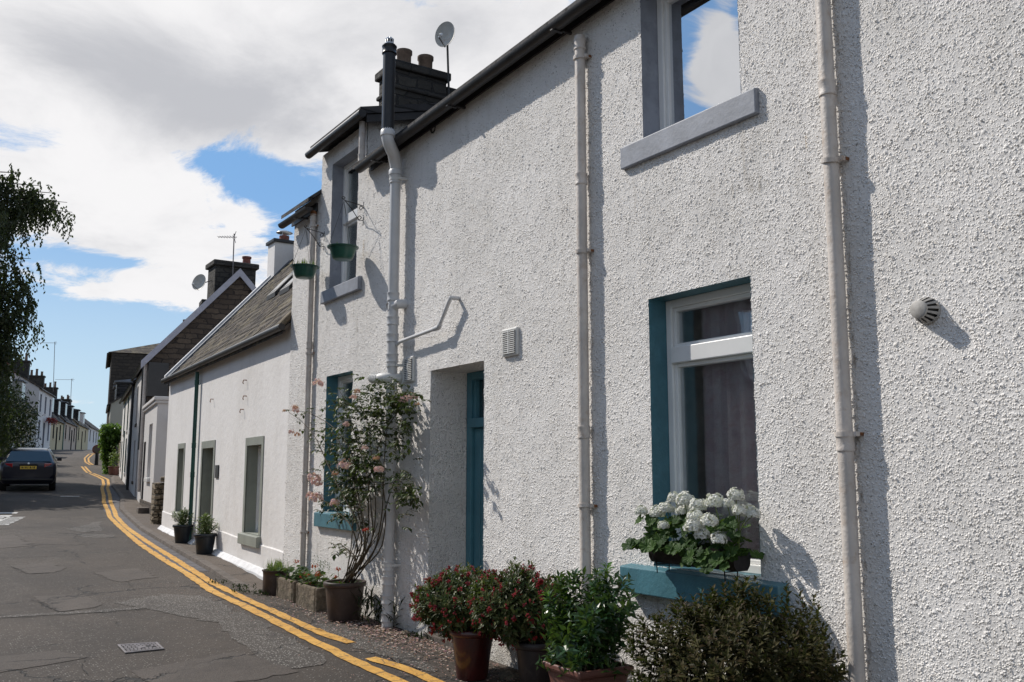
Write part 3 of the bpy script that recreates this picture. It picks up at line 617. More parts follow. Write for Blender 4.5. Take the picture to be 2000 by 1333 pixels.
# windows
w = window(house, F, *UW, d=.16, rev='bluegrey', glass='glass_sky', sill=(.145, .215, 3.775, .045), sillmat='bluegrey', label='upper window in grey blue surround reflecting clouds')
w = window(house, F, *LW, d=.16, rev='teal', transom=2.395, sill=(.20, .25, .80, .10), sillmat='teal', label='ground floor window with pink curtains and teal surround')
g = MB(); vs = []; n = 60; z0c, z1c = 1.08, 2.72     # hanging curtain in folds
for i in range(n+1):
    s = 3.86+(4.56-3.86)*i/n; o_ = -.272-.032*sin(i*.66)-.012*sin(i*1.7+1); 
    vs += [F(s, o_, z0c), F(s, o_*1.02-.005, z1c)]
g.add(vs, [(2*i, 2*i+2, 2*i+3, 2*i+1) for i in range(n)]); g.build('curtain', 'curtain', w, smooth=True)
g = MB(); g.fbox(F, 4.57, 4.70, -.62, -.60, 1.0, 2.7); g.build('side_drape', 'lace', w)
g = MB(); vs = []
for i in range(41):
    s = 3.86+.84*i/40; zt = 1.33+.05*abs(sin(i*.5)); vs += [F(s, -.27-.008*sin(i*2.1), 1.05), F(s, -.27, zt)]
g.add(vs, [(2*i, 2*i+2, 2*i+3, 2*i+1) for i in range(40)]); 
w = window(house, F, *UW2, d=.15, rev='bluegrey', glass='glass', transom=4.72, sill=(.18, .16, 3.67, .06), sillmat='bluegrey', label='narrow upper window in grey blue surround under the dormer roof')
g = MB(); g.fbox(F, 9.9, 10.55, -.5, -.48, 3.9, 4.6); 
w = window(house, F, *LW2, d=.15, rev='teal', transom=2.3, sill=(.20, .16, .955, .06), sillmat='teal', label='narrow ground floor window with teal surround behind the rose')
g = MB(); g.fbox(F, 9.9, 10.55, -.40, -.39, 1.2, 2.65); g.build('curtain', 'lace', w)
# door
g = MB(); d0 = -.40
g.fbox(F, 6.93, 7.05, d0-.1, d0, .02, 2.58); g.fbox(F, 7.84, 7.93, d0-.1, d0, .02, 2.58); g.fbox(F, 7.05, 7.84, d0-.1, d0, 2.50, 2.58); g.fbox(F, 7.05, 7.84, d0-.1, d0+.03, 2.03, 2.12)
g.fbox(F, 7.05, 7.1, d0-.09, d0-.02, 2.12, 2.50); g.fbox(F, 7.79, 7.84, d0-.09, d0-.02, 2.12, 2.50)
df = g.build('door_frame', 'teal_door', house, bevel=.006)
g = MB(); g.fbox(F, 7.05, 7.84, d0-.09, d0-.045, .1, 2.03)
for i in range(6): g.fbox(F, 7.06+i*.13, 7.06+i*.13+.12, d0-.05, d0-.032, .12, 2.02)
do = g.build('door', 'teal_door', df, bevel=.004)
g = MB(); g.fbox(F, 7.1, 7.79, d0-.07, d0-.064, 2.12, 2.5); g.build('fanlight', 'glass', df)
g = MB(); g.fbox(F, 7.1, 7.79, d0-.4, d0-.2, 2.12, 2.5); g.build('fanlight_backing', 'brickred', df)
g = MB(); g.fbox(F, 6.93, 7.93, -.42, .06, -.3, .115); g.build('doorstep', 'kerb', house, bevel=.01)
# door recess lining below frame
# downpipes
def downpipe(px, pyt, pyb, r, X, z0, z1, collars, clips, mat='pipe', lbl=None):
    mid = onx(px, (pyt+pyb)/2, X); y = mid.y; g = MB(); pipe_profile(g, X, y, z0, z1, r, collars); p = g.build('downpipe', mat, house, smooth=True)
    for z in clips: g = MB(); clip(g, X, y, z, r, D+.01, R.uniform(-.12, .12)); g.build('pipe_bracket', mat, p, smooth=True); g = MB(); g.box(X+.03, D+.005, y-r-.034, y-r-.022, z-.01, z+.008); g.build('bracket_bolt', 'rust', p)
    if lbl: p['label'] = lbl
    return p, y
zc = lambda px, py, X: onx(px, py, X).z
p, y = downpipe(1641, 600, 740, .042, 4.165, -.1, 5.05, [zc(1621,172,4.165), zc(1664,865,4.165)], [zc(1636,310,4.165), zc(1664,848,4.165)], 'pipe', 'cream white downpipe nearest the camera')
p, y = downpipe(1138, 500, 700, .041, 4.165, -.1, 4.98, [4.91, zc(1133,352,4.165), zc(1141,845,4.165)], [4.80, zc(1136,492,4.165), zc(1143,988,4.165)], 'pipe', 'cream white downpipe left of the big windows')
p, y = downpipe(605, 600, 700, .035, 4.175, .05, 4.95, [4.86, zc(604,675,4.175), zc(598,935,4.175)], [4.75, zc(604,690,4.175), zc(597,1040,4.175)], 'pipe', 'thin downpipe at the cottage end with rusty top')
g = MB(); g.lathe((4.175, y, 4.88), [(.037,0),(.042,.01),(.042,.05),(.037,.07)], 12); g.build('rusty_collar', 'rust', p, smooth=True)
# small pipe on the dormer corner
g = MB(); c1 = (4.15, 9.56); pipe_profile(g, c1[0], c1[1], 5.10, 5.64, .036, [5.2]); g.build('dormer_pipe', 'pipe', house, smooth=True)
# soil pipe
SX = 4.125; SY = onx(765, 760, SX).y
g = MB(); col = [zc(770,580,SX), zc(770,660,SX), zc(768,700,SX), zc(766,628,SX), zc(762,1107,SX), zc(761,1135,SX), zc(761,1172,SX), zc(761,1207,SX), zc(775,350,SX)]
pipe_profile(g, SX, SY, .02, 4.76, .056, [c for c in col if c > .06], 20)
BX = 3.965; BY = onx(759, 180, BX).y
g.tube([(SX, SY, 4.74), (SX, SY, 4.84), (SX-.05, SY*.6+BY*.4, 4.93), (BX+.02, BY, 5.0), (BX, BY, 5.06), (BX, BY, 5.16)], [.058,.066,.066,.066,.066,.066], 20)
g.lathe((SX, SY, 4.72), [(.056,0),(.074,.005),(.074,.05),(.067,.06)], 20); g.lathe((BX, BY, 5.08), [(.066,0),(.076,.005),(.076,.06),(.066,.07)], 20)
zb = zc(775, 598, SX); g.tube([(SX, SY, zb), (SX+.01, SY-.09, zb+.02), (D+.02, SY-.11, zb+.03)], [.05,.05,.05], 14); g.lathe((SX-.05, SY+.012, zb), [(0,-.035),(.032,-.035),(.032,-.02),(.04,-.02),(.04,.01)], 14, axis=(-1,0,0))
soil = g.build('soil_pipe', 'pipe_soil', house, smooth=True)
g = MB(); zt = onx(757, 92, BX).z; pipe_profile(g, BX, BY, 5.14, zt, .066, [zt-.06], 20); g.build('vent_stack', 'black', soil, smooth=True)
g = MB(); g.lathe((BX, BY, zt), [(.045,0),(.045,.02)], 16)
for k in range(10): a = 2*pi*k/10; g.tube([(BX+.04*cos(a), BY+.04*sin(a), zt), (BX+.043*cos(a), BY+.043*sin(a), zt+.05), (BX+.02*cos(a), BY+.02*sin(a), zt+.085), (BX, BY, zt+.092)], .0045, 5)
g.lathe((BX, BY, zt+.055), [(.046,0),(.046,.012),(.0,.032)], 16); g.build('wire_cowl', 'silver', soil, smooth=True)
for z in (zc(775,350,SX), zc(765,715,SX), zc(764,1105,SX)): g = MB(); clip(g, SX, SY, z, .056, D+.01); g.build('pipe_bracket', 'ventw', soil, smooth=True)
g = MB(); X2 = 4.14; A = onx(897, 583, 4.22); B = onx(880, 582, X2); Cc = onx(857, 640, X2); Dd = onx(781, 668, X2)
g.tube([(4.26, A.y, A.z), (4.19, A.y+.01, A.z), B, B+(Cc-B)*.08], .021, 10); g.tube([B, Cc], .019, 10); g.tube([B+(Cc-B)*.9, Cc, Cc+(Dd-Cc)*.1], .025, 10); g.tube([Cc, Dd, (SX+.02, SY-.03, Dd.z-.03)], .019, 10)
g.build('waste_pipe', 'pipe_soil', house, smooth=True)
# flue terminal turned along the wall
g = MB(); fy = onx(768, 745, 4.12).y; fz = onx(745, 741, 4.08).z
g.lathe((4.24, fy+.02, fz), [(.085,0),(.085,.03),(.06,.035)], 20, axis=(-1,0,0)); g.tube([(4.22, fy+.02, fz), (4.09, fy+.03, fz), (4.05, fy+.07, fz), (4.04, fy+.16, fz+.005), (4.035, fy+.32, fz+.02)], [.052,.052,.055,.055,.055], 18)
for k in range(5): g.lathe((4.04-.001*k, fy+.15+.035*k, fz+.005+.0035*k), [(.055,0),(.06,.002),(.06,.01),(.055,.012)], 18, axis=(0,1,.08))
fl = g.build('flue_terminal', 'ventw', house, smooth=True); g = MB(); g.lathe((4.035, fy+.322, fz+.02), [(.048,0),(0,.001)], 16, axis=(0,1,.08)); g.build('flue_mouth', 'slot', fl)
# vents
def louvre(c, w, h, lbl):
    g = MB(); y, z = c; g.fbox(F, y-w/2, y+w/2, .0, .035, z-h/2, z+h/2); v = g.build('air_vent', 'ventw', house, bevel=.012); v['label'] = lbl
    g = MB(); g.fbox(F, y-w/2+.02, y+w/2-.02, .034, .0365, z-h/2+.02, z+h/2-.02); g.build('vent_slots', 'slot', v)
    g = MB(); n = 12
    for i in range(n): zz = z-h/2+.02+(h-.04)*(i+.5)/n; g.hexa([F(y-w/2+.02,.0366,zz-.003),F(y+w/2-.02,.0366,zz-.003),F(y+w/2-.02,.046,zz-.008),F(y-w/2+.02,.046,zz-.008),F(y-w/2+.02,.0366,zz+.004),F(y+w/2-.02,.0366,zz+.004),F(y+w/2-.02,.046,zz-.001),F(y-w/2+.02,.046,zz-.001)])
    g.fbox(F, y-.006, y+.006, .037, .047, z-h/2+.02, z+h/2-.02); g.build('louvres', 'ventw', v)
a, b = onx(986,645), onx(1016,697); louvre(((a.y+b.y)/2, onx(1001,669).z), .235, .24, 'louvred vent right of the door'); a = onx(803,722); louvre((a.y, a.z), .21, .26, 'louvred vent beside the soil pipe')
g = MB(); c = onx(1808, 607, 4.2); ax = Vector((-1,0,0)); cc = Vector((D, c.y, c.z))
g.lathe(cc+Vector((.0,0,0)), [(.068,0),(.068,.025)], 24, axis=ax); rv = None
for k in range(14):
    a0 = 2*pi*k/14; a1 = a0+2*pi/14*.5; g.lathe(cc, [(.068,.023),(.065,.035),(.042,.085)], 3, axis=ax, a0=a0, a1=a1)
g.lathe(cc, [(.045,.082),(.045,.094),(.038,.098),(0,.099)], 20, axis=ax); rv = g.build('round_vent', 'ventgrey', house, smooth=True); rv['label'] = 'round slotted vent on the bare wall at right'
g = MB(); g.lathe(cc, [(.056,.0),(.053,.035),(.033,.08),(0,.081)], 16, axis=ax); g.build('vent_core', 'slot', rv)
g = MB(); pts = onx(848, 251); g.lathe((D-.001, pts.y, pts.z), [(.04,0),(.055,0),(.055,.015),(.04,.015),(.04,.002),(0,.002)], 16, axis=ax); g.build('small_hole', 'slot', house)
# rust stains on the wall
def stain(y, z, w, h):
    g = MB(); n = 10; vs = []
    for i in range(n+1): t = i/n; ww = w*(1-t*.55)*(.6+.4*R.random()); vs += [(D-.0155, y-ww, z-h*t), (D-.0155, y+ww, z-h*t)]
    g.add(vs, [(2*i, 2*i+1, 2*i+3, 2*i+2) for i in range(n)]); return g.build('rust_stain', 'stain', house)
m, T, b = newmat('rust stain'); T.put(b.inputs['Base Color'], (.42,.25,.07,1)); m.blend_method = 'HASHED' if hasattr(m, 'blend_method') else None
T.put(b.inputs['Alpha'], T.mapr(T.noise(90, 4, .7, T.obj()), .48, .62, 0, .75)); M['stain'] = m
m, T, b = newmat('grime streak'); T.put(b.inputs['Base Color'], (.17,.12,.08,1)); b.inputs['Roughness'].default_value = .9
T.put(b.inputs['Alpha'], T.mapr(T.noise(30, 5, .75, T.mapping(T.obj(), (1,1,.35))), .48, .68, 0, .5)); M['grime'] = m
m, T, b = newmat('rain wash streak'); T.put(b.inputs['Base Color'], (.30,.27,.22,1)); b.inputs['Roughness'].default_value = .9
T.put(b.inputs['Alpha'], T.mapr(T.noise(14, 6, .75, T.mapping(T.obj(), (1,1.6,.12))), .52, .75, 0, .5)); M['wash'] = m
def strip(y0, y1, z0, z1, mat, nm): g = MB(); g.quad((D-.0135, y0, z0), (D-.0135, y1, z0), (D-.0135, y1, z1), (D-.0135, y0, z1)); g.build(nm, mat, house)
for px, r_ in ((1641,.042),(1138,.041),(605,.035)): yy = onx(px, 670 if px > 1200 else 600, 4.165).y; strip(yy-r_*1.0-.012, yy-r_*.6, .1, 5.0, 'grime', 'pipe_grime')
for w_, d_ in ((UW,.5),(LW,.45),(UW2,.5),(LW2,.4)): strip(w_[0]-.14, w_[0]+.12, w_[2]-.16-d_, w_[2]-.17, 'wash', 'rain_streak'); strip(w_[1]-.06, w_[1]+.2, w_[2]-.16-d_, w_[2]-.17, 'wash', 'rain_streak')
p = onx(1577, 262); stain(p.y, p.z, .01, .11)
p = onx(711, 470); stain(p.y-.02, p.z, .03, .22)
# chimney
g = MB(); YC = 11.15; xl = ony(772, 160, YC).x; xr = ony(873, 160, YC).x; zt = ony(770, 122, YC).z+.04; g.box(xl, xr, YC, YC+.55, 5.9, zt-.12); ch = g.build('chimney', 'stone_chim', house, bevel=.02)
g = MB(); g.box(xl-.05, xr+.05, YC-.05, YC+.6, zt-.12, zt); g.box(xl-.03, xr+.03, YC-.03, YC+.58, zt-.42, zt-.36); g.build('coping', 'stone_chim', ch, bevel=.02)
for px in (789, 831):
    g = MB(); c = ony(px, 120, YC+.25); r = .105; g.lathe((c.x, YC+.25, zt-.02), [(r*.95,0),(r,.25),(r*1.14,.265),(r*1.14,.31),(r*.92,.312),(r*.86,.1)], 20); g.build('chimney_pot', 'terra', ch, smooth=True)
g = MB(); g.box(xr+.05, xr+.5, YC+.1, YC+.5, 6.6, ony(885, 165, YC).z); g.build('skew_stone', 'stone_chim', ch, bevel=.02)
# satellite dishes
def dish(name_label, c, rx, rz, face, pole, arm=True):
    root = thing('satellite_dish', name_label, 'satellite dish', pole[0]); f = Vector(face).normalized(); c = Vector(c)
    g = MB(); n = 28; u = f.cross(Vector((0,0,1))).normalized(); w_ = u.cross(f); vs = []; fs = []
    for side in (0, 1):
        for i in range(7):
            t = i/6
            for k in range(n): a = 2*pi*k/n; vs.append(c+(u*cos(a)*rx+w_*sin(a)*rz)*t+f*(.16*rx*t*t*1.6)-f*(.008*side))
    m_ = 7*n
    for i in range(6):
        for k in range(n): fs.append((i*n+k, i*n+(k+1)%n, (i+1)*n+(k+1)%n, (i+1)*n+k)); fs.append((m_+i*n+k, m_+(i+1)*n+k, m_+(i+1)*n+(k+1)%n, m_+i*n+(k+1)%n))
    for k in range(n): fs.append((6*n+k, 6*n+(k+1)%n, m_+6*n+(k+1)%n, m_+6*n+k))
    g.add(vs, fs); g.build('reflector', 'dish', root, smooth=True)
    g = MB(); g.tube(pole, .016, 8); g.build('pole', 'iron_dark', root)
    g = MB(); b = c-w_*rz*.9; tip = c+f*rx*1.35-w_*rz*.75; g.tube([b, tip], .012, 6); g.build('arm', 'silver', root); g = MB(); g.tube([tip-f*.02+w_*.02, tip+f*.0+w_*.02+(c-tip).normalized()*.10], .03, 10); g.build('receiver', 'ventw', root)
c = ony(871, 70, 10.9); pb = ony(880, 178, 10.9)
dish('weathered round satellite dish on a pole beside the nearest chimney', (c.x, 10.9, c.z), .155, .205, (-.8,-.56,.14), [(pb.x+.06, 10.93, pb.z-.6), (pb.x, 10.95, pb.z), (c.x+.05, 10.95, c.z-.05)])
# hanging baskets
def basket(py_att, pz, lbl, bowl_px, bowl_py, plants):
    att = onx(*py_att); Yb = att.y; e = .25; zt = att.z+.10
    root = thing('hanging_basket', lbl, 'hanging basket', (D, Yb, att.z), 'green hanging baskets on iron brackets')
    g = MB(); g.box(D-.008, D+.004, Yb-.012, Yb+.012, att.z-.13, att.z+.14)
    g.tube([(D, Yb, zt-.01), (D-e+.01, Yb, zt+.02)], .005, 6); g.tube([(D, Yb, att.z-.08), (D-.06, Yb, att.z-.09), (D-e*.6, Yb, zt-.07), (D-e+.01, Yb, zt+.02), (D-e-.03, Yb, zt+.05)], .005, 6)
    for cx, cz, r in ((D-.04, zt-.04, .028), (D-.055, att.z-.06, .028), (D-e-.01, zt+.045, .022)):
        g.tube([(cx+cos(t*.55)*r*(1-t*.045), Yb, cz+sin(t*.55)*r*(1-t*.045)) for t in range(13)], .0045, 6, False)
    g.build('bracket', 'iron_dark', root)
    bc = ony(bowl_px, bowl_py, Yb); bx, bz = D-e, bc.z; r = .165
    g = MB(); g.lathe((bx, Yb, bz), [(0,-.15),(.085,-.15),(.105,-.145),(.12,-.12),(.148,-.03),(.155,-.012),(r+.012,-.012),(r+.014,.0),(r,.003),(r-.008,-.004),(.14,-.02)], 28); g.build('bowl', 'potgreen', root, smooth=True)
    g = MB(); g.lathe((bx, Yb, bz), [(.145,-.025),(.06,-.01),(0,-.02)], 16); g.build('soil', 'soil', root)
    g = MB()
    for k in range(3): a = 2*pi*k/3+.5; g.tube([(bx+cos(a)*r, Yb+sin(a)*r, bz), (bx, Yb, zt+.01)], .0022, 4)
    g.build('chain', 'iron_dark', root)
    g = MB()
    for k in range(max(plants, 1)): a = R.uniform(0, 2*pi); q = R.uniform(0, .12); g.leaf((bx+cos(a)*q, Yb+sin(a)*q, bz-.02), (cos(a)*.4, sin(a)*.4, 1), (cos(a), sin(a), 0), R.uniform(.05, .14), .02)
    g.build('withered_plant', 'lf_grass', root)
basket((711,418), 0, 'green hanging basket in front of the upper window, nearer of two', 671, 483, 1)
basket((634,470), 0, 'green hanging basket by the thin downpipe, farther of two', 596, 521, 26)
# ================================================================ WHITE COTTAGE
CA = 3.6; CP = (4.235, 11.955); G = frame(CP, CA, -1)
cot = thing('cottage', 'low smooth white cottage with sage window surrounds and lichened slate roof', 'cottage', (CP[0], CP[1]+4, .1))
def cz(s): return 3.56+.0095*s
L = 9.62; W1 = (7.42, 8.02, .80, 2.08); W2 = (1.32, 2.18, .70, 2.0); CD = (4.60, 5.55, -.2, 2.03)
g = MB(); panel(g, G, .0, L, -.5, 3.4, [W1, W2, CD])
n = 8
for i in range(n): a, b = L*i/n, L*(i+1)/n; g.quad(G(a,0,3.4), G(b,0,3.4), G(b,0,cz(b)+.04), G(a,0,cz(a)+.04))
DEP = 5.7; ZRI = 3.62+DEP/2*1.12
g.quad(G(L,0,-.5), G(L,-DEP,-.5), G(L,-DEP,cz(L)), G(L,0,cz(L))); g.add([G(L,0,cz(L)), G(L,-DEP,cz(L)), G(L,-DEP/2,ZRI)], [(0,1,2)])
g.quad(G(0,-DEP,-.5), G(L,-DEP,-.5), G(L,-DEP,cz(L)), G(0,-DEP,cz(0)))
g.build('wall', 'render', cot)
g = MB()     # plinth, following the slope of the street
def gp(s): return gz(CP[1]+s)+.05
for u0, u1 in ((0.0, CD[0]-.115), (CD[1]+.115, L)):
    g = MB(); n = 14; vs = []
    for i in range(n+1):
        u = u0+(u1-u0)*i/n; z_ = gp(u); t_ = z_+.39+.004*sin(u*4); vs += [G(u,-.01,z_-.3), G(u,.017,z_-.3), G(u,.017,t_-.012), G(u,.008,t_), G(u,-.01,t_)]
    g.add(vs, [(i*5+k, i*5+(k+1)%5, (i+1)*5+(k+1)%5, (i+1)*5+k) for i in range(n) for k in range(5)]+[(0,1,2,3,4), tuple(n*5+4-k for k in range(5))]); g.build('plinth', 'render', cot)
    g = MB(); n = 22; vs = []
    for i in range(n+1):
        u = u0+(u1-u0)*i/n; z_ = gp(u); w0 = .105+R.uniform(-.014,.014); vs += [G(u,.02,z_-.2), G(u,w0+.03,z_-.2), G(u,w0,z_+.012), G(u,.04,z_+.075), G(u,.02,z_+.085)]
    g.add(vs, [(i*5+k, i*5+(k+1)%5, (i+1)*5+(k+1)%5, (i+1)*5+k) for i in range(n) for k in range(5)]+[(0,1,2,3,4), tuple(n*5+4-k for k in range(5))]); g.build('footing', 'skew', cot, bevel=.004)
ww = window(cot, G, *W2, d=.17, rev='sage', glass='glass', sill=(.13,.13,.53,.07), band=.105, fw=.05, label='right window of the cottage'); g = MB(); g.fbox(G, 1.36, 2.14, -.34, -.33, .75, 1.96); g.build('curtain', 'lace', ww)
ww = window(cot, G, *W1, d=.17, rev='sage', glass='glass', sill=(.1,.1,.66,.06), band=.09, fw=.045, label='left window of the cottage')
g = MB(); reveal(g, G, CD[0], CD[1], CD[2], CD[3], .22, False); b = .11
g.fbox(G, CD[0]-b, CD[0], -.01, .013, .1, CD[3]+.13); g.fbox(G, CD[1], CD[1]+b, -.01, .013, .1, CD[3]+.13); g.fbox(G, CD[0], CD[1], -.01, .013, CD[3], CD[3]+.13); dfr = g.build('door_frame', 'sage', cot)
g = MB(); g.fbox(G, CD[0], CD[1], -.27, -.22, .15, CD[3])
for z in (.35, 1.15): 
    for s in (CD[0]+.1, CD[0]+.52): g.fbox(G, s, s+.33, -.222, -.212, z, z+.65)
g.build('door', 'sage', dfr, bevel=.004)
g = MB(); g.fbox(G, CD[0]-.05, CD[1]+.05, -.3, .12, .0, .2); g.build('doorstep', 'kerb', cot, bevel=.01)
# roof
TH = .07
def rz(s, o): return cz(s)+.02+(-o)*1.12
g = MB()
def rslab(mb, s0, s1, o0, o1, t0, t1):
    mb.hexa([G(s0,o0,rz(s0,o0)+t0),G(s1,o0,rz(s1,o0)+t0),G(s1,o1,rz(s1,o1)+t0),G(s0,o1,rz(s0,o1)+t0),G(s0,o0,rz(s0,o0)+t1),G(s1,o0,rz(s1,o0)+t1),G(s1,o1,rz(s1,o1)+t1),G(s0,o1,rz(s0,o1)+t1)])
for j in range(22):     # courses of slates, each a little proud of the one above
    o0 = .12-j*(.12+DEP/2)/22; o1 = .12-(j+1)*(.12+DEP/2)/22
    for k in range(40):
        s0 = .01+L*k/40+(.06 if j % 2 else 0); s1 = min(L+.0, s0+L/40-.006)
        if s1 <= s0: continue
        h = TH+R.uniform(-.008, .010); mb = g
        mb.hexa([G(s0,o0,rz(s0,o0)),G(s1,o0,rz(s1,o0)),G(s1,o1,rz(s1,o1)),G(s0,o1,rz(s0,o1)),G(s0,o0,rz(s0,o0)+h+.015),G(s1,o0,rz(s1,o0)+h+.015),G(s1,o1,rz(s1,o1)+h-.01),G(s0,o1,rz(s0,o1)+h-.01)])
zr2 = lambda s: rz(s, -DEP/2)
g.quad(G(0,-DEP/2,zr2(0)+.05), G(L,-DEP/2,zr2(L)+.05), G(L,-DEP-.1,cz(L)), G(0,-DEP-.1,cz(0)))
g.build('roof', 'slate', cot)
g = MB(); g.tube([G(0,-DEP/2,zr2(0)+.08), G(L,-DEP/2,zr2(L)+.08)], .1, 8); g.build('ridge', 'lead', cot)
g = MB(); rslab(g, L-.02, L+.17, .10, -DEP/2, .12, .20); g.build('skew', 'skew', cot, bevel=.01)
g = MB(); rslab(g, L-.30, L-.03, .11, -DEP/2+.3, .06, .13); g.build('skew_flashing', 'lead', cot)
g = MB(); rslab(g, .0, .22, .16, -.35, .08, .2); g.build('skew_putt', 'trough', cot, bevel=.03)
g = MB(); g.tube([G(0,.14,cz(0)-.02), G(L+.05,.14,cz(L)-.02)], .05, 8); g.build('gutter', 'black_gut', cot, smooth=True)
for s_, o_ in ((4.9,-1.05), (3.6,-.95)):
    g = MB(); rslab(g, s_, s_+.62, o_, o_-.5, .08, .18); sk = g.build('skylight', 'iron_dark', cot, bevel=.01); g = MB(); rslab(g, s_+.06, s_+.56, o_-.05, o_-.45, .181, .186); g.build('pane', 'carglass', sk)
s_ = 6.08; g = MB(); p = G(s_, .07, 0); pipe_profile(g, p.x, p.y, .25, 3.5, .037, [2.1, 1.55, 3.3]); g.build('downpipe', 'green_pipe', cot, smooth=True)
g = MB(); g.fbox(G, 4.12, 4.36, .0, .02, 1.5, 1.72); g.build('name_plaque', 'iron_dark', cot, bevel=.004)
for px, py in ((482,743),(482,774),(417,780),(476,800),(540,1108)):
    g = MB(); d_ = ray(px, py); P0 = G(0,0,0); nn = Vector((cos(rad(CA)), -sin(rad(CA)), 0)); t = P0.dot(nn)/(Vector(d_).dot(nn)); q = Vector((d_[0]*t, d_[1]*t, EZ+d_[2]*t))
    g.tube([q, q+Vector((-.05,0,0)), q+Vector((-.06,0,-.04)), q+Vector((-.05,0,-.06))], .008, 5); g.build('wall_hook', 'rust', cot)
YG = 21.52; x0 = ony(527, 500, YG).x; x1 = x0+.62; zt = ony(540, 480, YG).z
g = MB(); g.box(x0, x1, YG-.35, YG+.15, 5.4, zt); ch = g.build('chimney', 'render', cot)
g = MB(); g.box(x0-.05, x1+.05, YG-.4, YG+.2, zt, zt+.08); g.build('coping', 'black_gut', ch, bevel=.01)
g = MB(); g.lathe(((x0+x1)/2, YG-.1, zt+.08), [(.13,0),(.12,.02),(.12,.15)], 16); g.build('chimney_pot', 'brickred', ch, smooth=True)
g = MB(); c = ((x0+x1)/2, YG-.1, zt+.23)
for k in range(4): a = pi/4+k*pi/2; g.tube([(c[0]+.11*cos(a), c[1]+.11*sin(a), c[2]), (c[0]+.11*cos(a), c[1]+.11*sin(a), c[2]+.08)], .008, 5)
g.lathe((c[0], c[1], c[2]+.08), [(.2,0),(.19,.015),(.08,.06),(0,.065)], 18); g.build('cowl', 'silver', ch, smooth=True)
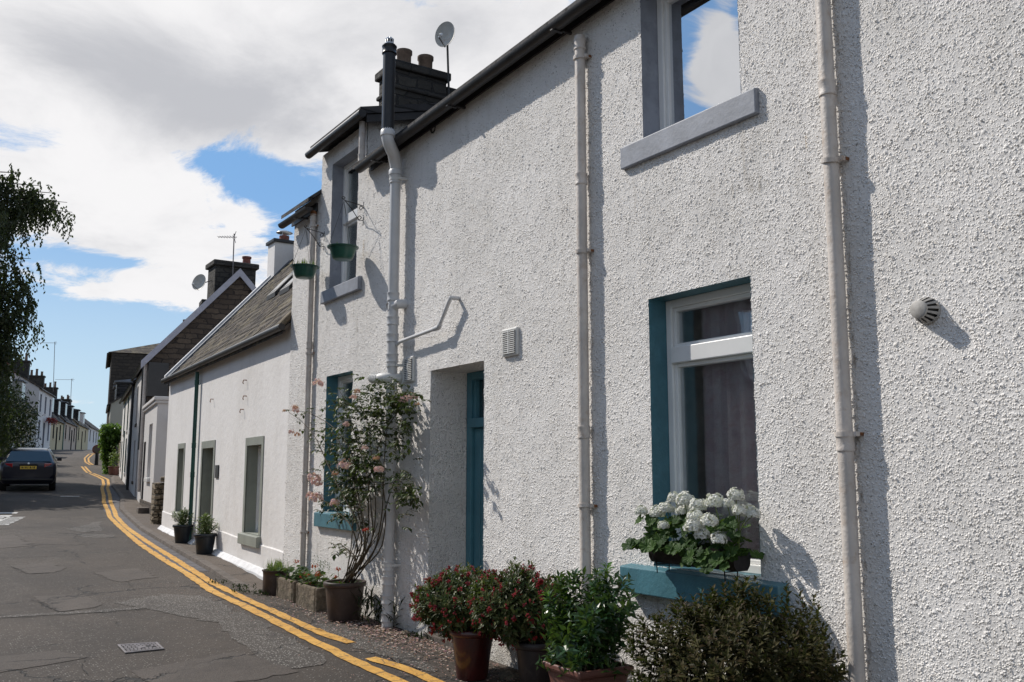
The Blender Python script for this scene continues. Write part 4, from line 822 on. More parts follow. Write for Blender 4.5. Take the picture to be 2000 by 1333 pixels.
# ================================================================ GENERIC HOUSE for the rows beyond
def mkhouse(name, label, P, a, side, L, dep, z0, ze, zr, wins, wallm, roofm, chim=(), dorm=(), gutm='black_gut', trim='slot', doors=(), gablewin=(), cat='house', over=.12, barge=None, hip=0, frm='upvc', pipes=()):
    Fh = frame(P, a, side); root = thing(name, label, cat, (P[0], P[1], z0)); g = MB()
    hol = [w[:4] for w in wins]+[d[:4] for d in doors]
    panel(g, Fh, 0, L, z0-1.5, ze, hol)
    g.quad(Fh(0,-dep,z0-1.5), Fh(L,-dep,z0-1.5), Fh(L,-dep,ze), Fh(0,-dep,ze))
    for s in (0, L):
        g.quad(Fh(s,0,z0-1.5), Fh(s,-dep,z0-1.5), Fh(s,-dep,ze), Fh(s,0,ze))
        if not hip: g.add([Fh(s,0,ze), Fh(s,-dep,ze), Fh(s,-dep/2,zr)], [(0,1,2)])
    g.build('wall', wallm, root)
    g = MB(); t = .1; k = (zr-ze)/(dep/2)
    for sg in (0, 1):
        o0 = over if not sg else -dep-over; om = -dep/2; za = ze-over*k
        s0, s1 = (-.08, L+.08); i0, i1 = s0+hip, s1-hip
        g.hexa([Fh(s0,o0,za),Fh(s1,o0,za),Fh(i1,om,zr),Fh(i0,om,zr),Fh(s0,o0,za+t),Fh(s1,o0,za+t),Fh(i1,om,zr+t),Fh(i0,om,zr+t)])
    if hip:
        for s0, si in ((-.08, hip-.08), (L+.08, L+.08-hip)): g.add([Fh(s0,over,ze-over*k+t), Fh(s0,-dep-over,ze-over*k+t), Fh(si,-dep/2,zr+t)], [(0,1,2)])
    g.build('roof', roofm, root)
    g = MB(); g.tube([Fh(-.05, over+.03, ze-over*k), Fh(L+.05, over+.03, ze-over*k)], .055, 6); g.build('gutter', gutm, root)
    if barge:
        g = MB()
        for o0, o1 in ((over+.1, -dep/2), (-dep-over-.1, -dep/2)):
            z_ = lambda o: zr-abs(o+dep/2)*k
            g.hexa([Fh(-.16,o0,z_(o0)-.12),Fh(-.12,o0,z_(o0)-.12),Fh(-.12,o1,z_(o1)-.12),Fh(-.16,o1,z_(o1)-.12),Fh(-.16,o0,z_(o0)+.14),Fh(-.08,o0,z_(o0)+.14),Fh(-.08,o1,z_(o1)+.14),Fh(-.16,o1,z_(o1)+.14)])
        g.build('bargeboard', barge, root)
    for w in wins: window(root, Fh, *w[:4], d=.12, rev=trim, fr=frm, glass='glass_dark', fw=.06, inside=False, transom=(w[2]+w[3])/2, sill=(.06,.06,w[2]-.12,.05), sillmat=wallm)
    for d in doors:
        g = MB(); g.fbox(Fh, d[0], d[1], -.16, -.12, d[2], d[3]); dd = g.build('door', d[4], root); g = MB(); reveal(g, Fh, *d[:4], .12); g.build('door_frame', trim, dd)
    for pz in pipes:
        g = MB(); p = Fh(pz[0], .07, 0); g.tube([(p.x, p.y, pz[1]), (p.x, p.y, pz[2])], .05, 8); g.build('downpipe', pz[3], root)
    for c in chim:   # s, o, ws, wo, ztop, pots, mat
        s, o_, ws, wo, zt, np_, cm = c; g = MB(); g.fbox(Fh, s-ws/2, s+ws/2, o_-wo/2, o_+wo/2, ze, zt-.15); cc = g.build('chimney', cm, root)
        g = MB(); g.fbox(Fh, s-ws/2-.08, s+ws/2+.08, o_-wo/2-.08, o_+wo/2+.08, zt-.15, zt); g.build('coping', cm, cc)
        for i in range(np_):
            g = MB(); oo = o_-wo/2+wo*(i+.5)/np_; p = Fh(s, oo, zt); hh = .45+.25*((i*7) % 3)/2; g.lathe(p, [(.13,0),(.105,hh*.8),(.125,hh*.85),(.125,hh),(.08,hh)], 10); g.build('chimney_pot', 'terra', cc, smooth=True)
    for dm in dorm:  # s, w, z0, z1, kind
        s, w_, a0, a1, cm = dm; g = MB(); o0 = -.25; back = -min(dep/2, (a1-ze)/k+.3)
        g.fbox(Fh, s-w_/2, s+w_/2, back, o0, a0, a1); dd = g.build('dormer', cm, root)
        g = MB(); g.hexa([Fh(s-w_/2-.1,o0+.14,a1),Fh(s+w_/2+.1,o0+.14,a1),Fh(s+w_/2+.1,back-.3,a1+.02),Fh(s-w_/2-.1,back-.3,a1+.02),Fh(s-w_/2-.1,o0+.14,a1+.07),Fh(s+w_/2+.1,o0+.14,a1+.07),Fh(s+w_/2-.1,back-.3,a1+.45),Fh(s-w_/2+.1,back-.3,a1+.45)]); g.build('dormer_roof', 'lead', dd)
        g = MB(); g.fbox(Fh, s-w_/2+.12, s+w_/2-.12, o0, o0+.03, a0+.15, a1-.12); g.build('dormer_window', 'upvc', dd); g = MB(); g.fbox(Fh, s-w_/2+.2, s-.03, o0+.03, o0+.035, a0+.22, a1-.19); g.fbox(Fh, s+.03, s+w_/2-.2, o0+.03, o0+.035, a0+.22, a1-.19); g.build('pane', 'carglass', dd)
    return root, Fh
# rubble garden wall in the gap
root = thing('rubble_wall', 'short tumbledown rubble stone wall end beside the cottage gable', 'wall', (5.05, 22.6, .3)); g = MB()
for i in range(5):
    for j in range(9):
        x = 4.98+i*.15+R.uniform(-.02,.02); z = gz(22.7)-.05+j*.135; w_ = .075+R.uniform(-.01,.012)
        if j > 6 and R.random() < .3: continue
        g.lathe((x, 22.9+R.uniform(-.04,.04), z), [(0,0),(w_*.9,.01),(w_*1.05,.06),(w_*.95,.115),(0,.13)], 7)
g.box(4.95, 5.9, 22.95, 23.3, 0, 1.35); g.build('stonework', 'rubble', root, smooth=False)
g = MB(); g.box(5.15, 6.2, 22.62, 22.66, .35, 1.95); g.box(5.13, 5.2, 22.6, 22.7, .3, 2.0); o = g.build('garden_gate', 'iron_dark', loc=(5.2, 22.6, .3)); tag(o, 'dark plank side gate between cottage and rubble wall', 'gate')
# annex
AP = (5.5, 25.75); AA = 7.5; FA = frame(AP, AA, -1); AL = 4.3; az0 = gz(26)
ann = thing('house_annex', 'flat roofed pale rendered lean-to against the stone gable', 'annex', (AP[0], AP[1], az0)); g = MB(); hw = (1.25, 2.25, 1.45, 2.95); hd = (3.3, 4.1, .3, 2.5)
panel(g, FA, 0, AL, -.5, 3.5, [hw, hd])
for s in (0, AL): g.quad(FA(s,0,-.5), FA(s,-4,-.5), FA(s,-4,3.5), FA(s,0,3.5))
g.quad(FA(0,-4,-.5), FA(AL,-4,-.5), FA(AL,-4,3.5), FA(0,-4,3.5)); g.build('wall', 'render_grey', ann)
g = MB(); g.fbox(FA, -.1, AL, -4.1, .1, 3.5, 3.6); g.fbox(FA, -.06, AL, -4.06, .06, 3.42, 3.5); g.build('roof', 'render_grey', ann, bevel=.02)
window(ann, FA, *hw, d=.1, rev='render_grey', fr='upvc', glass='glass', transom=2.5, sill=(.1,.1,1.33,.08), sillmat='upvc', inside=True)
g = MB(); g.fbox(FA, hd[0], hd[1], -.2, -.15, hd[2], hd[3]); g.build('door', 'iron_dark', ann); g = MB(); g.fbox(FA, .55, 1.2, 0, .3, .2, az0+.22); g.build('doorstep', 'kerb', ann, bevel=.02)
g = MB(); g.fbox(FA, -.02, .0, -.45, -.35, 2.75, 2.95); g.fbox(FA, -.3, 0, -.6, -.3, 2.95, 3.0); g.build('shelf_bracket', 'upvc', ann)
g = MB(); g.fbox(FA, -.025, AL, -.01, .025, -.2, az0+.35); g.build('plinth', 'stone', ann)
# stone gable house
SP = (6.08, 30.05)
sh, FS = mkhouse('stone_house', 'dark rubble stone house with pale bargeboards on its tall gable', SP, 8, -1, 6.3, 5.25, gz(30), 5.12, 8.05, [(1.2,1.9,3.3,4.6),(4.2,4.9,3.3,4.6),(4.3,5.0,1.3,2.7)], 'stone', 'slate_dark', chim=[], barge='barge', trim='render_grey', doors=[(2.0,2.9,.5,2.9,'bluegrey')], pipes=[(.12,1.0,5.0,'pipe'),(1.0,2.3,5.0,'black')])
g = MB(); g.fbox(FS, .0, 6.3, .0, .02, gz(30)-.5, 5.0)
# cut-out look: render facing in strips between openings
g = MB(); panel(g, lambda s, o, z: FS(s, .02, z), 0, 6.3, 0, 5.0, [(1.2,1.9,3.3,4.6),(4.2,4.9,3.3,4.6),(4.3,5.0,1.3,2.7),(2.0,2.9,.5,2.9)]); g.build('front_render', 'render_grey', sh)
xa, xb = ony(419, 560, 30.6).x, ony(499, 560, 30.6).x; zt = ony(458, 512, 30.6).z
g = MB(); g.box(xa, xb, 30.6, 31.5, 6.5, zt-.18); c_ = g.build('chimney', 'stone_chim', sh, bevel=.02); g = MB(); g.box(xa-.08, xb+.08, 30.5, 31.6, zt-.18, zt); g.build('coping', 'stone_chim', c_, bevel=.03)
g = MB(); g.lathe((ony(483, 500, 31).x, 31.05, zt), [(.15,0),(.13,.25),(.16,.27),(.16,.33),(.12,.33)], 14); g.build('chimney_pot', 'brickred', c_, smooth=True)
g = MB(); gx = ony(443, 620, 30.04).x; g.box(gx, gx+.55, 29.93, 30.02, ony(443, 622, 30).z, ony(443, 590, 30).z); wgb = g.build('window', 'slot', sh); g = MB(); g.box(ony(402,700,30).x, ony(428,700,30).x, 29.93, 30.0, ony(402,670,30).z, ony(402,646,30).z); g.build('roof_vent_box', 'render', sh)
g = MB(); xq = ony(390,700,30).x; g.box(ony(372,700,30).x, xq, 29.9, 29.98, ony(372,665,30).z, ony(372,640,30).z); g.build('blocked_window', 'slot', sh)
g = MB(); q = ony(305, 740, 29.9); g.box(q.x-.25, q.x+.35, 29.85, 29.98, q.z-.55, q.z+.5); g.build('meter_box', 'black', sh)
m0 = ony(457, 540, 30.3); m1 = ony(460, 455, 30.3)
def aerial(lbl, base, top, span, dirv, n=7, r=.02):
    root = thing('tv_aerial', lbl, 'aerial', base); g = MB(); g.tube([base, top], r, 6); g.build('mast', 'iron', root); g = MB(); d = Vector(dirv).normalized(); t = Vector(top)-Vector((0,0,.12)); side = d.cross(Vector((0,0,1)))
    g.tube([t-d*span*.85, t+d*span*.15], r*.7, 5)
    for i in range(n): c = t-d*span*(.85-i*.85/(n-1)); h = .12+.02*i; g.tube([c-side*h, c+side*h], r*.35, 4)
    g.tube([t+d*span*.1+Vector((0,0,-.2)), t+d*span*.0, t+d*span*.1+Vector((0,0,.2))], r*.5, 4); g.build('antenna', 'iron', root)
aerial('thin television aerial rising from the stone gable chimney', (m0.x, 30.45, m0.z-.4), (m1.x, 30.45, m1.z), .62, (.85,-.5,0))
c = ony(391, 553, 31); pb = ony(416, 547, 31)
dish('grey satellite dish on an arm left of the stone gable chimney', (c.x, 31, c.z), .27, .29, (-.75,-.55,.2), [(xa+.05, 31, pb.z), (c.x+.05, 31, c.z-.02)])
g = MB()
# white house beyond
WP = (6.98, 36.5)
wh, FWH = mkhouse('white_house', 'tall narrow white rendered house with bottle green window trim', WP, 8.1, -1, 10.6, 6.0, gz(38), 4.95, 7.1, [(1.4,2.3,3.35,4.75),(4.6,5.5,3.35,4.75),(7.8,8.7,3.35,4.75),(4.6,5.5,1.6,3.0),(9.0,9.7,1.8,3.0)], 'render', 'slate_grey', trim='tealpipe', frm='tealpipe', doors=[(2.2,3.1,.9,3.1,'tealpipe'),(6.8,7.7,1.2,3.4,'tealpipe')], chim=[(.6,-3,.8,1.4,8.3,2,'stone_chim'),(10.1,-3,.8,1.3,8.3,3,'stone_chim')], pipes=[(.3,.9,4.9,'black')])
# further right: dormered pale building and the tall hip-roofed stone building
q = ony(213, 850, 53.5)
mkhouse('dormered_house', 'pale stone house with slate roof and bulky dormers behind the ivy', (q.x, 53.5), 9, -1, 7.0, 5.6, gz(54), 5.25, 7.1, [(1.5,2.3,2.6,4.6),(4.4,5.2,2.6,4.6)], 'render_pale', 'slate_grey', dorm=[(1.6,1.6,5.3,6.5,'slate_dark'),(4.6,1.6,5.3,6.5,'slate_dark')], trim='render_pale')
g = MB(); a_ = ony(216, 830, 53.4); b_ = ony(246, 812, 53.4)
o = g
root, _ = mkhouse('tall_stone_house', 'tall dark stone house with hipped slate roof behind the dormers', (ony(214, 760, 62).x, 62), 9, -1, 9, 10.5, gz(62), ony(214, 689, 62).z, ony(320, 652, 64).z, [(2,3,6,7.6),(5.5,6.5,6,7.6)], 'stone_tall', 'slate', hip=4.2, trim='stone_tall', over=.2)
# garden wall with ivy
IP = (8.75, 48.0)
root = thing('garden_wall', 'low rubble garden wall carrying the green climber', 'wall', (8.8, 50, 1.4)); g = MB(); FI = frame(IP, 8, -1); g.fbox(FI, 0, 5.6, -.35, 0, 1.0, 3.5); g.fbox(FI, -.02, 5.62, -.4, .05, 3.5, 3.6); g.build('stonework', 'rubble', root)
# ================================================================ LEFT ROW
ROWA = 13.6; RP = (8.99, 87.2)
def rowP(t): return (RP[0]+sin(rad(ROWA))*t, RP[1]+cos(rad(ROWA))*t)
def zrow(t): return gz(rowP(t)[1])
def W(s, z, n, dz=0, w_=.9, h=1.5): return [(q, q+w_, z, z+h) for q in s]
z = zrow(-8); mkhouse('terrace_cottage', 'shadowed cream cottage half hidden behind the birch', rowP(-17), ROWA, 1, 16.8, 6, z, z+3.3, z+6.6, W((1,5,9,13.3), z+1, 4), 'render_pale', 'slate_dark', chim=[(.6,-3,.9,1.6,z+8.2,3,'stone_chim'),(15.9,-3,.8,1.5,z+8.1,2,'brickred')], dorm=[(4.5,1.7,z+3.9,z+5.4,'render_pale'),(10.5,1.7,z+3.9,z+5.4,'render_pale')], doors=[(7,8,z,z+2.2,'plank')])
z = zrow(3); mkhouse('terrace_house', 'two storey white terrace house with blue window surrounds', rowP(0), ROWA, 1, 8.7, 6, z, z+5.15, z+7.0, W((.8,3.8,6.9), z+3.2, 3)+W((.9,6.8), z+.9, 2, h=1.6), 'render', 'slate', trim='bluegrey', frm='bluegrey', doors=[(3.8,4.8,z+.1,z+2.4,'bluegrey')], chim=[(8.3,-3,.9,1.8,z+8.3,3,'stone_chim')])
z = zrow(13); mkhouse('terrace_cottage', 'cream cottage with dark mansard roof next to the white terrace house', rowP(8.75), ROWA, 1, 9.6, 6, z, z+2.9, z+6.2, W((1.6,6.6), z+1, 2), 'render_cream', 'slate_dark', chim=[(9.1,-3,.9,1.9,z+7.6,4,'stone_chim')], dorm=[(2.2,1.6,z+3.4,z+5.0,'slate_dark'),(7.2,1.6,z+3.4,z+5.0,'slate_dark')], doors=[(4,5,z,z+2.2,'plank')], pipes=[(9.3,z,z+2.8,'tealpipe')])
z = zrow(24); mkhouse('terrace_cottage', 'pinkish cottage in the middle of the dormered row', rowP(18.4), ROWA, 1, 12.2, 6, z, z+2.9, z+6.0, W((1.6,5.2,9.6), z+1, 3), 'render_pink', 'slate_dark', chim=[(11.8,-3,.9,1.5,z+7.2,3,'stone_chim')], dorm=[(3.2,1.6,z+3.4,z+4.9,'slate_dark'),(9.2,1.6,z+3.4,z+4.9,'slate_dark')], doors=[(7.2,8.2,z,z+2.2,'brickred')], pipes=[(11.9,z,z+2.8,'iron_dark')])
z = zrow(38); mkhouse('terrace_cottage', 'tan cottage before the low white house at the street end', rowP(30.7), ROWA, 1, 14.2, 6, z, z+2.9, z+5.6, W((2,10), z+1, 2), 'render_cream', 'slate', chim=[(13.6,-3,.9,1.4,z+6.6,2,'stone_chim')], dorm=[(4,1.6,z+3.2,z+4.6,'slate_dark'),(10,1.6,z+3.2,z+4.6,'render')], doors=[(6,7,z,z+2.2,'brickred')])
z = zrow(56); mkhouse('terrace_cottage', 'low white cottage closing the far end of the row', rowP(45), ROWA, 1, 24, 6, z, z+2.9, z+5.2, W((2,7,11,18), z+1, 4), 'render', 'slate_dark', chim=[(.6,-3,.9,1.3,z+6.2,2,'stone_chim')], doors=[(14.5,15.5,z,z+2.2,'plank')])
# porch flowers on the white terrace house
g = MB(); Fr = frame(rowP(0), ROWA, 1); z = zrow(3)
for i in range(260): g.leaf(Fr(5.2+R.uniform(-1.6,1.6), .5+R.uniform(-.3,.3), z+2.55+R.uniform(-.15,.25)), (R.uniform(-1,1), R.uniform(-1,1), R.uniform(-.5,1)), (0,0,1), .22, .16)
o = g.build('porch_climber', 'berry', loc=tuple(Fr(5.2,.4,z+2.3))); tag(o, 'dark red climber over the door of the white terrace house', 'climber')
# far aerials
for px, y0, y1, Yd, lbl, sp in ((104,735,668,105,'tall thin aerial mast above the left row chimneys',1.6), (137,775,740,120,'shorter aerial mast farther along the left row',2.2)):
    a = ony(px, y0+30, Yd); b = ony(px+3, y1, Yd); aerial(lbl, tuple(a), tuple(b), sp, (.85,-.5,0), 5, .03)
# ================================================================ plants
def rv3(): 
    while True:
        v = Vector((R.uniform(-1,1), R.uniform(-1,1), R.uniform(-1,1)))
        if .05 < v.length < 1: return v
def shoot(mb, p, d, n, L, W, seg=.03, spread=.9, droop=.15, stem=None):
    p = Vector(p); d = Vector(d).normalized(); a = d.cross(Vector((.3,.2,.9))).normalized(); b = d.cross(a)
    for i in range(n):
        t = i*2.4+R.uniform(-.4,.4); k = i/max(1, n-1); out = (a*cos(t)+b*sin(t)); dr = (out*spread+d*(.25+.9*k)).normalized(); q = p-d*seg*(n-i)*.5
        s = R.uniform(.75,1.15)*(1-.25*k); mb.leaf(q, dr, d, L*s, W*s, .18, droop)
def ellip_shrub(mb, c, r, nsh, L, W, n=7, fill=.55, updir=.5, lump=None, seg=.02, cond=None, spread=.9):
    c = Vector(c); pts = []
    for i in range(nsh):
        v = rv3().normalized(); rr = fill+(1-fill)*R.random()**.6
        if lump: rr *= 1+lump*sin(v.x*5+c.y*3)*cos(v.y*6+v.z*4)
        p = c+Vector((v.x*r[0]*rr, v.y*r[1]*rr, v.z*r[2]*rr))
        if cond and not cond(p): continue
        d = (v+Vector((0,0,updir))).normalized(); shoot(mb, p, d, n, L, W, seg, spread); pts.append((p, d))
    return pts
def stems(mb, base, pts, r, k=1, every=6, spread=.05):
    for i, (p, d) in enumerate(pts):
        if i % every: continue
        b = Vector(base)+Vector((R.uniform(-spread,spread), R.uniform(-spread,spread), 0)); m_ = b.lerp(p, .5)+Vector((0,0,.1*k*(p-b).length)); mb.tube([b, m_, p], [r, r*.7, r*.35], 5, False)
def round_pot(root, c, r0, r1, h, mat, rim=.018, n=32, band=True):
    g = MB(); x, y, z = c
    prof = [(0,0),(r0,0),(r0+.004,.01),(r1*.97,h-.06)]+([(r1*.97,h-.055),(r1+rim*.6,h-.05),(r1+rim,h-.04),(r1+rim,h-.008),(r1+rim*.6,h)] if band else [(r1,h-.02),(r1+rim,h-.012),(r1+rim,h)])+[(r1*.93,h-.002),(r1*.90,h-.05)]
    g.lathe((x, y, z), prof, n); p = g.build('pot', mat, root, smooth=True); g = MB(); g.lathe((x, y, z+h-.045), [(r1*.92,0),(r1*.4,.012),(0,.008)], 16); g.build('soil', 'soil', root); return p
# --- red berried shrubs
def berry_shrub(lbl, pc, pot, c, r, nsh, nb, potmat):
    root = thing('berry_shrub', lbl, 'potted shrub', pc, 'red berried shrubs in pots'); round_pot(root, pc, *pot, potmat)
    g = MB(); pts = ellip_shrub(g, c, r, nsh, .074, .027, 8, .5, .55, .12); sprigs = []
    for i in range(22): a = R.uniform(0, 6.28); u_ = R.uniform(.1,.95); p = Vector(c)+Vector((cos(a)*r[0]*u_, sin(a)*r[1]*u_, r[2]*(1.22-u_*.75)*R.uniform(.9,1.15))); shoot(g, p, (cos(a)*u_*.6,sin(a)*u_*.6,1), R.randint(7,13), R.uniform(.05,.075), .022, .028); sprigs.append((p, Vector((0,0,1))))
    g.build('foliage', 'lf_skim', root)
    g = MB(); stems(g, (pc[0], pc[1], pc[2]+pot[2]-.03), pts, .006, 1, 6); g.build('stems', 'bark', root)
    g = MB()
    for i in range(nb):
        p, d = R.choice(pts); v = (p-Vector(c)).normalized(); q0 = p+v*.012+d*.01
        for k in range(R.randint(4, 8)):
            q = q0+rv3()*.019; s = R.uniform(.007,.011); g.add([q+Vector(e)*s for e in ((1,0,0),(-1,0,0),(0,1,0),(0,-1,0),(0,0,1),(0,0,-1))], [(0,2,4),(2,1,4),(1,3,4),(3,0,4),(2,0,5),(1,2,5),(3,1,5),(0,3,5)])
    tag(g.build('berries', 'berry', root), None, None, kind='stuff')
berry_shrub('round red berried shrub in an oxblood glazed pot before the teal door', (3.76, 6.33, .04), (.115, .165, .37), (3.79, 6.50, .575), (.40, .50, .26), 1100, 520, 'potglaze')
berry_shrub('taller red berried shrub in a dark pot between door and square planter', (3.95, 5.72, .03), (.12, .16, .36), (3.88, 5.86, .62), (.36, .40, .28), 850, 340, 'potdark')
# --- glossy green shrub in a square planter
pc = (3.72, 4.83, .0); root = thing('square_planter', 'square terracotta coloured planter with a glossy green shrub', 'potted shrub', pc)
def sqring(mb, c, prof, rot):
    vs = []; fs = []
    for r_, h in prof:
        for k in range(4): a = rot+pi/4+k*pi/2; vs.append((c[0]+cos(a)*r_*1.414, c[1]+sin(a)*r_*1.414, c[2]+h))
    for i in range(len(prof)-1):
        for k in range(4): fs.append((i*4+k, i*4+(k+1)%4, (i+1)*4+(k+1)%4, (i+1)*4+k))
    mb.add(vs, fs)
g = MB(); H = .40; rot = rad(-2)
sqring(g, pc, [(.0,0),(.135,0),(.175,H-.10),(.183,H-.065),(.183,H-.055),(.205,H-.04),(.21,H-.028),(.21,H-.004),(.205,H),(.185,H),(.180,H-.05)], rot); g.build('pot', 'potterra', root, bevel=.008)
g = MB(); sqring(g, pc, [(.18,H-.04),(0,H-.035)], rot); g.build('soil', 'soil', root)
tops = [(1070,1165),(1100,1140),(1128,1128),(1165,1120),(1185,1112),(1150,1170),(1215,1135),(1230,1165),(1090,1200),(1120,1190),(1190,1170),(1205,1205),(1085,1235),(1140,1225),(1175,1235),(1160,1195),(1115,1250),(1195,1250),(1130,1270),(1160,1215),(1178,1145),(1105,1165)]
g = MB(); g2 = MB(); gb = MB(); base = Vector((pc[0], pc[1], H-.04))
for i, (px, py) in enumerate(tops):
    X = 3.72+R.uniform(-.2,.17); p = onx(px, py, X); m_ = base.lerp(p, .5)+Vector((0,0,.06)); g2.tube([base+Vector((R.uniform(-.08,.08), R.uniform(-.08,.08), 0)), m_, p], [.006,.005,.003], 5, False)
    d = (p-m_).normalized(); shoot(g if i % 4 else gb, p+d*.02, d+Vector((0,0,.6)), 9, .08, .034, .012, 1.1)
    for k in range(12):
        q = m_.lerp(p, R.uniform(0,1.0))+rv3()*.08; shoot(g, q, (d+rv3()*.9+Vector((0,0,.3))), 8, .088, .035, .02, 1.1, .2)
for k in range(80): q = base+Vector((R.uniform(-.22,.22), R.uniform(-.22,.24), R.uniform(.02,.36))); shoot(g, q, rv3()+Vector((0,0,.5)), 8, .085, .034, .02, 1.1, .2)
g.build('foliage', 'lf_gloss', root); gb.build('young_leaves', 'lf_bright', root); g2.build('stems', 'bark', root)
# --- dark hebe
hc = (3.80, 3.66, .46); root = thing('hebe_bush', 'wide dark bronze-leaved bush spreading below the window sill', 'bush', (3.85, 3.7, 0)); g = MB()
pts = ellip_shrub(g, hc, (.42, .70, .52), 2100, .056, .025, 9, .45, .8, .14, .013, None, .8)
for px, py in ((1340,1160),(1385,1150),(1420,1140),(1455,1150),(1478,1128),(1500,1150),(1530,1135),(1560,1150),(1590,1160),(1605,1200),(1300,1180),(1275,1200),(1445,1135),(1585,1175),(1250,1230),(1365,1150)):
    p = onx(px, py, 3.82+R.uniform(-.15,.1))
    for k in range(5): shoot(g, p+Vector((R.uniform(-.03,.03), R.uniform(-.03,.03), -.035*k)), (R.uniform(-.3,.3), R.uniform(-.3,.3), 1), 10, .052, .022, .022, .9)
g.build('foliage', 'lf_hebe', root); g = MB(); stems(g, (3.85, 3.7, .0), pts, .005, 1, 40, .14); g.build('stems', 'bark', root)
g = MB(); pp = (3.87, 3.72, 0); round_pot(root, pp, .15, .2, .22, 'potdark')
# --- saucer and stones
sc = gr(1040, 1333); g = MB(); g.lathe((3.55, 5.28, .01), [(0,.0),(.12,0),(.15,.06),(.16,.062),(.155,.05),(.125,.012),(0,.012)], 28); o = g.build('plant_saucer', 'potterra', loc=(3.55, 5.28, .01), smooth=True); tag(o, 'empty terracotta coloured plant saucer on the ground by the planter', 'saucer')
def rock(lbl, c, s, mat='trough'):
    g = MB(); g.lathe(c, [(0,0),(s*.9,.0),(s*1.05,s*.25),(s*.85,s*.6),(s*.4,s*.75),(0,s*.78)], 9); o = g.build('stone', mat, loc=c)
    for v in o.data.vertices: v.co += Vector((R.uniform(-1,1), R.uniform(-1,1), R.uniform(-1,1)))*s*.14
    su = o.modifiers.new('Subsurf', 'SUBSURF'); su.levels = su.render_levels = 2; tag(o, lbl, 'stone')
rock('rough pale stone lying between the two berry shrub pots', (4.04, 6.2, .0), .12); rock('flat stone lying behind the square planter', (4.05, 5.25, -.02), .10); rock('small stone against the wall foot right of the soil pipe', (4.12, 7.3+.9, .05), .06)
# --- flower trough on the sill
tx = 4.115; ty0, ty1 = onx(1450, 1110, tx).y, onx(1282, 1075, tx).y
zb0, zb1 = 1.03, 1.05
root = thing('window_box', 'dark trough of white geraniums standing on the teal sill', 'flower box', (tx, (ty0+ty1)/2, 1.0)); g = MB(); n = 20; sec = []
for i in range(n+1):
    y = ty0+(ty1-ty0)*i/n; e = .985 if 0 < i < n else .94; ring = []
    for (a, h) in ((-.085,.125),(-.08,.11),(-.07,.03),(-.045,.0),(.045,.0),(.07,.03),(.08,.11),(.085,.125)): ring.append(Vector((tx+a*e, y, zb0+h)))
    sec.append(ring)
vs = [v for r_ in sec for v in r_]; g.add(vs, [(i*8+k, i*8+k+1, (i+1)*8+k+1, (i+1)*8+k) for i in range(n) for k in range(7)]+[tuple(range(8)), tuple(n*8+7-k for k in range(8))]); g.build('trough', 'potdark', root, smooth=True)
g = MB(); g.box(tx-.078, tx+.078, ty0+.01, ty1-.01, zb0+.08, zb0+.105); g.build('soil', 'soil', root)
g = MB()
for yy in (ty1-.06, ty0+.09):
    for sx in (-.05, .05): g.tube([(tx+sx, yy, .965), (tx+sx*1.1, yy, zb0+.01)], .004, 5)
    g.tube([(tx-.09, yy, zb0+.12), (tx-.085, yy, zb0+.02), (tx-.05, yy, zb0-.01), (tx+.05, yy, zb0-.01), (tx+.085, yy, zb0+.03)], .004, 5)
g.build('wire_stand', 'iron_dark', root)
heads = [(1252,1000,.04),(1285,1003,.052),(1302,995,.05),(1318,975,.045),(1338,978,.055),(1336,998,.05),(1363,990,.055),(1296,1028,.034),(1358,1012,.05),(1356,1030,.062),(1385,1020,.05),(1372,1046,.045),(1403,1055,.048),(1395,982,.058),(1420,985,.04),(1437,970,.048),(1445,1000,.045),(1462,1002,.05),(1472,1005,.04)]
stm = MB(); lf = MB()
def flower_head(root, c, r, mat, n=26, name='flower_head'):
    g = MB(); c = Vector(c)
    for i in range(n):
        v = rv3().normalized(); v.z = abs(v.z)*.8-.25; v.normalize(); p = c+v*r*R.uniform(.6,1.08)
        a = v.cross(Vector((.3,.5,.8))).normalized(); b = v.cross(a)
        for k in range(4):
            t = k*pi/2+R.uniform(-.3,.3)+i; dd = (a*cos(t)+b*sin(t))*.9+v*.35; g.leaf(p, dd, v, r*.36, r*.34, .25, .35)
    g.build(name, mat, root)
for px, py, r_ in heads:
    c = onx(px, py, tx-.03+R.uniform(-.07,.04)-(.11 if py > 1008 else 0)); flower_head(root, c, r_*.95, 'whiteflower', 80)
    b = Vector((tx+R.uniform(-.05,.05), min(max(c.y, ty0+.05), ty1-.05)+R.uniform(-.05,.05), zb0+.1)); stm.tube([b, b.lerp(c, .6)+Vector((0,0,.03)), c], .003, 5, False)
def ger_leaf(mb, p, nrm, r):
    n_ = Vector(nrm).normalized(); a = n_.cross(Vector((.2,.7,.4))).normalized(); b = n_.cross(a); k = 20; p = Vector(p); vs = [p-n_*r*.22]; ph = R.uniform(0,6.28)
    for q_ in (.55, 1.0):
        for i in range(k): t = 2*pi*i/k; rr = r*q_*(1+.13*q_*sin(t*5+ph))*(1 if min(t, 2*pi-t) > .3 else .5); vs.append(p+(a*cos(t+ph)+b*sin(t+ph))*rr+n_*((.10*r if i % 2 else -.03*r)*q_+.12*r*q_*q_*sin(2*t)-.12*r*(1-q_)))
    mb.add(vs, [(0, 1+i, 1+(i+1) % k) for i in range(k)]+[(1+i, 1+k+i, 1+k+(i+1) % k, 1+(i+1) % k) for i in range(k)])
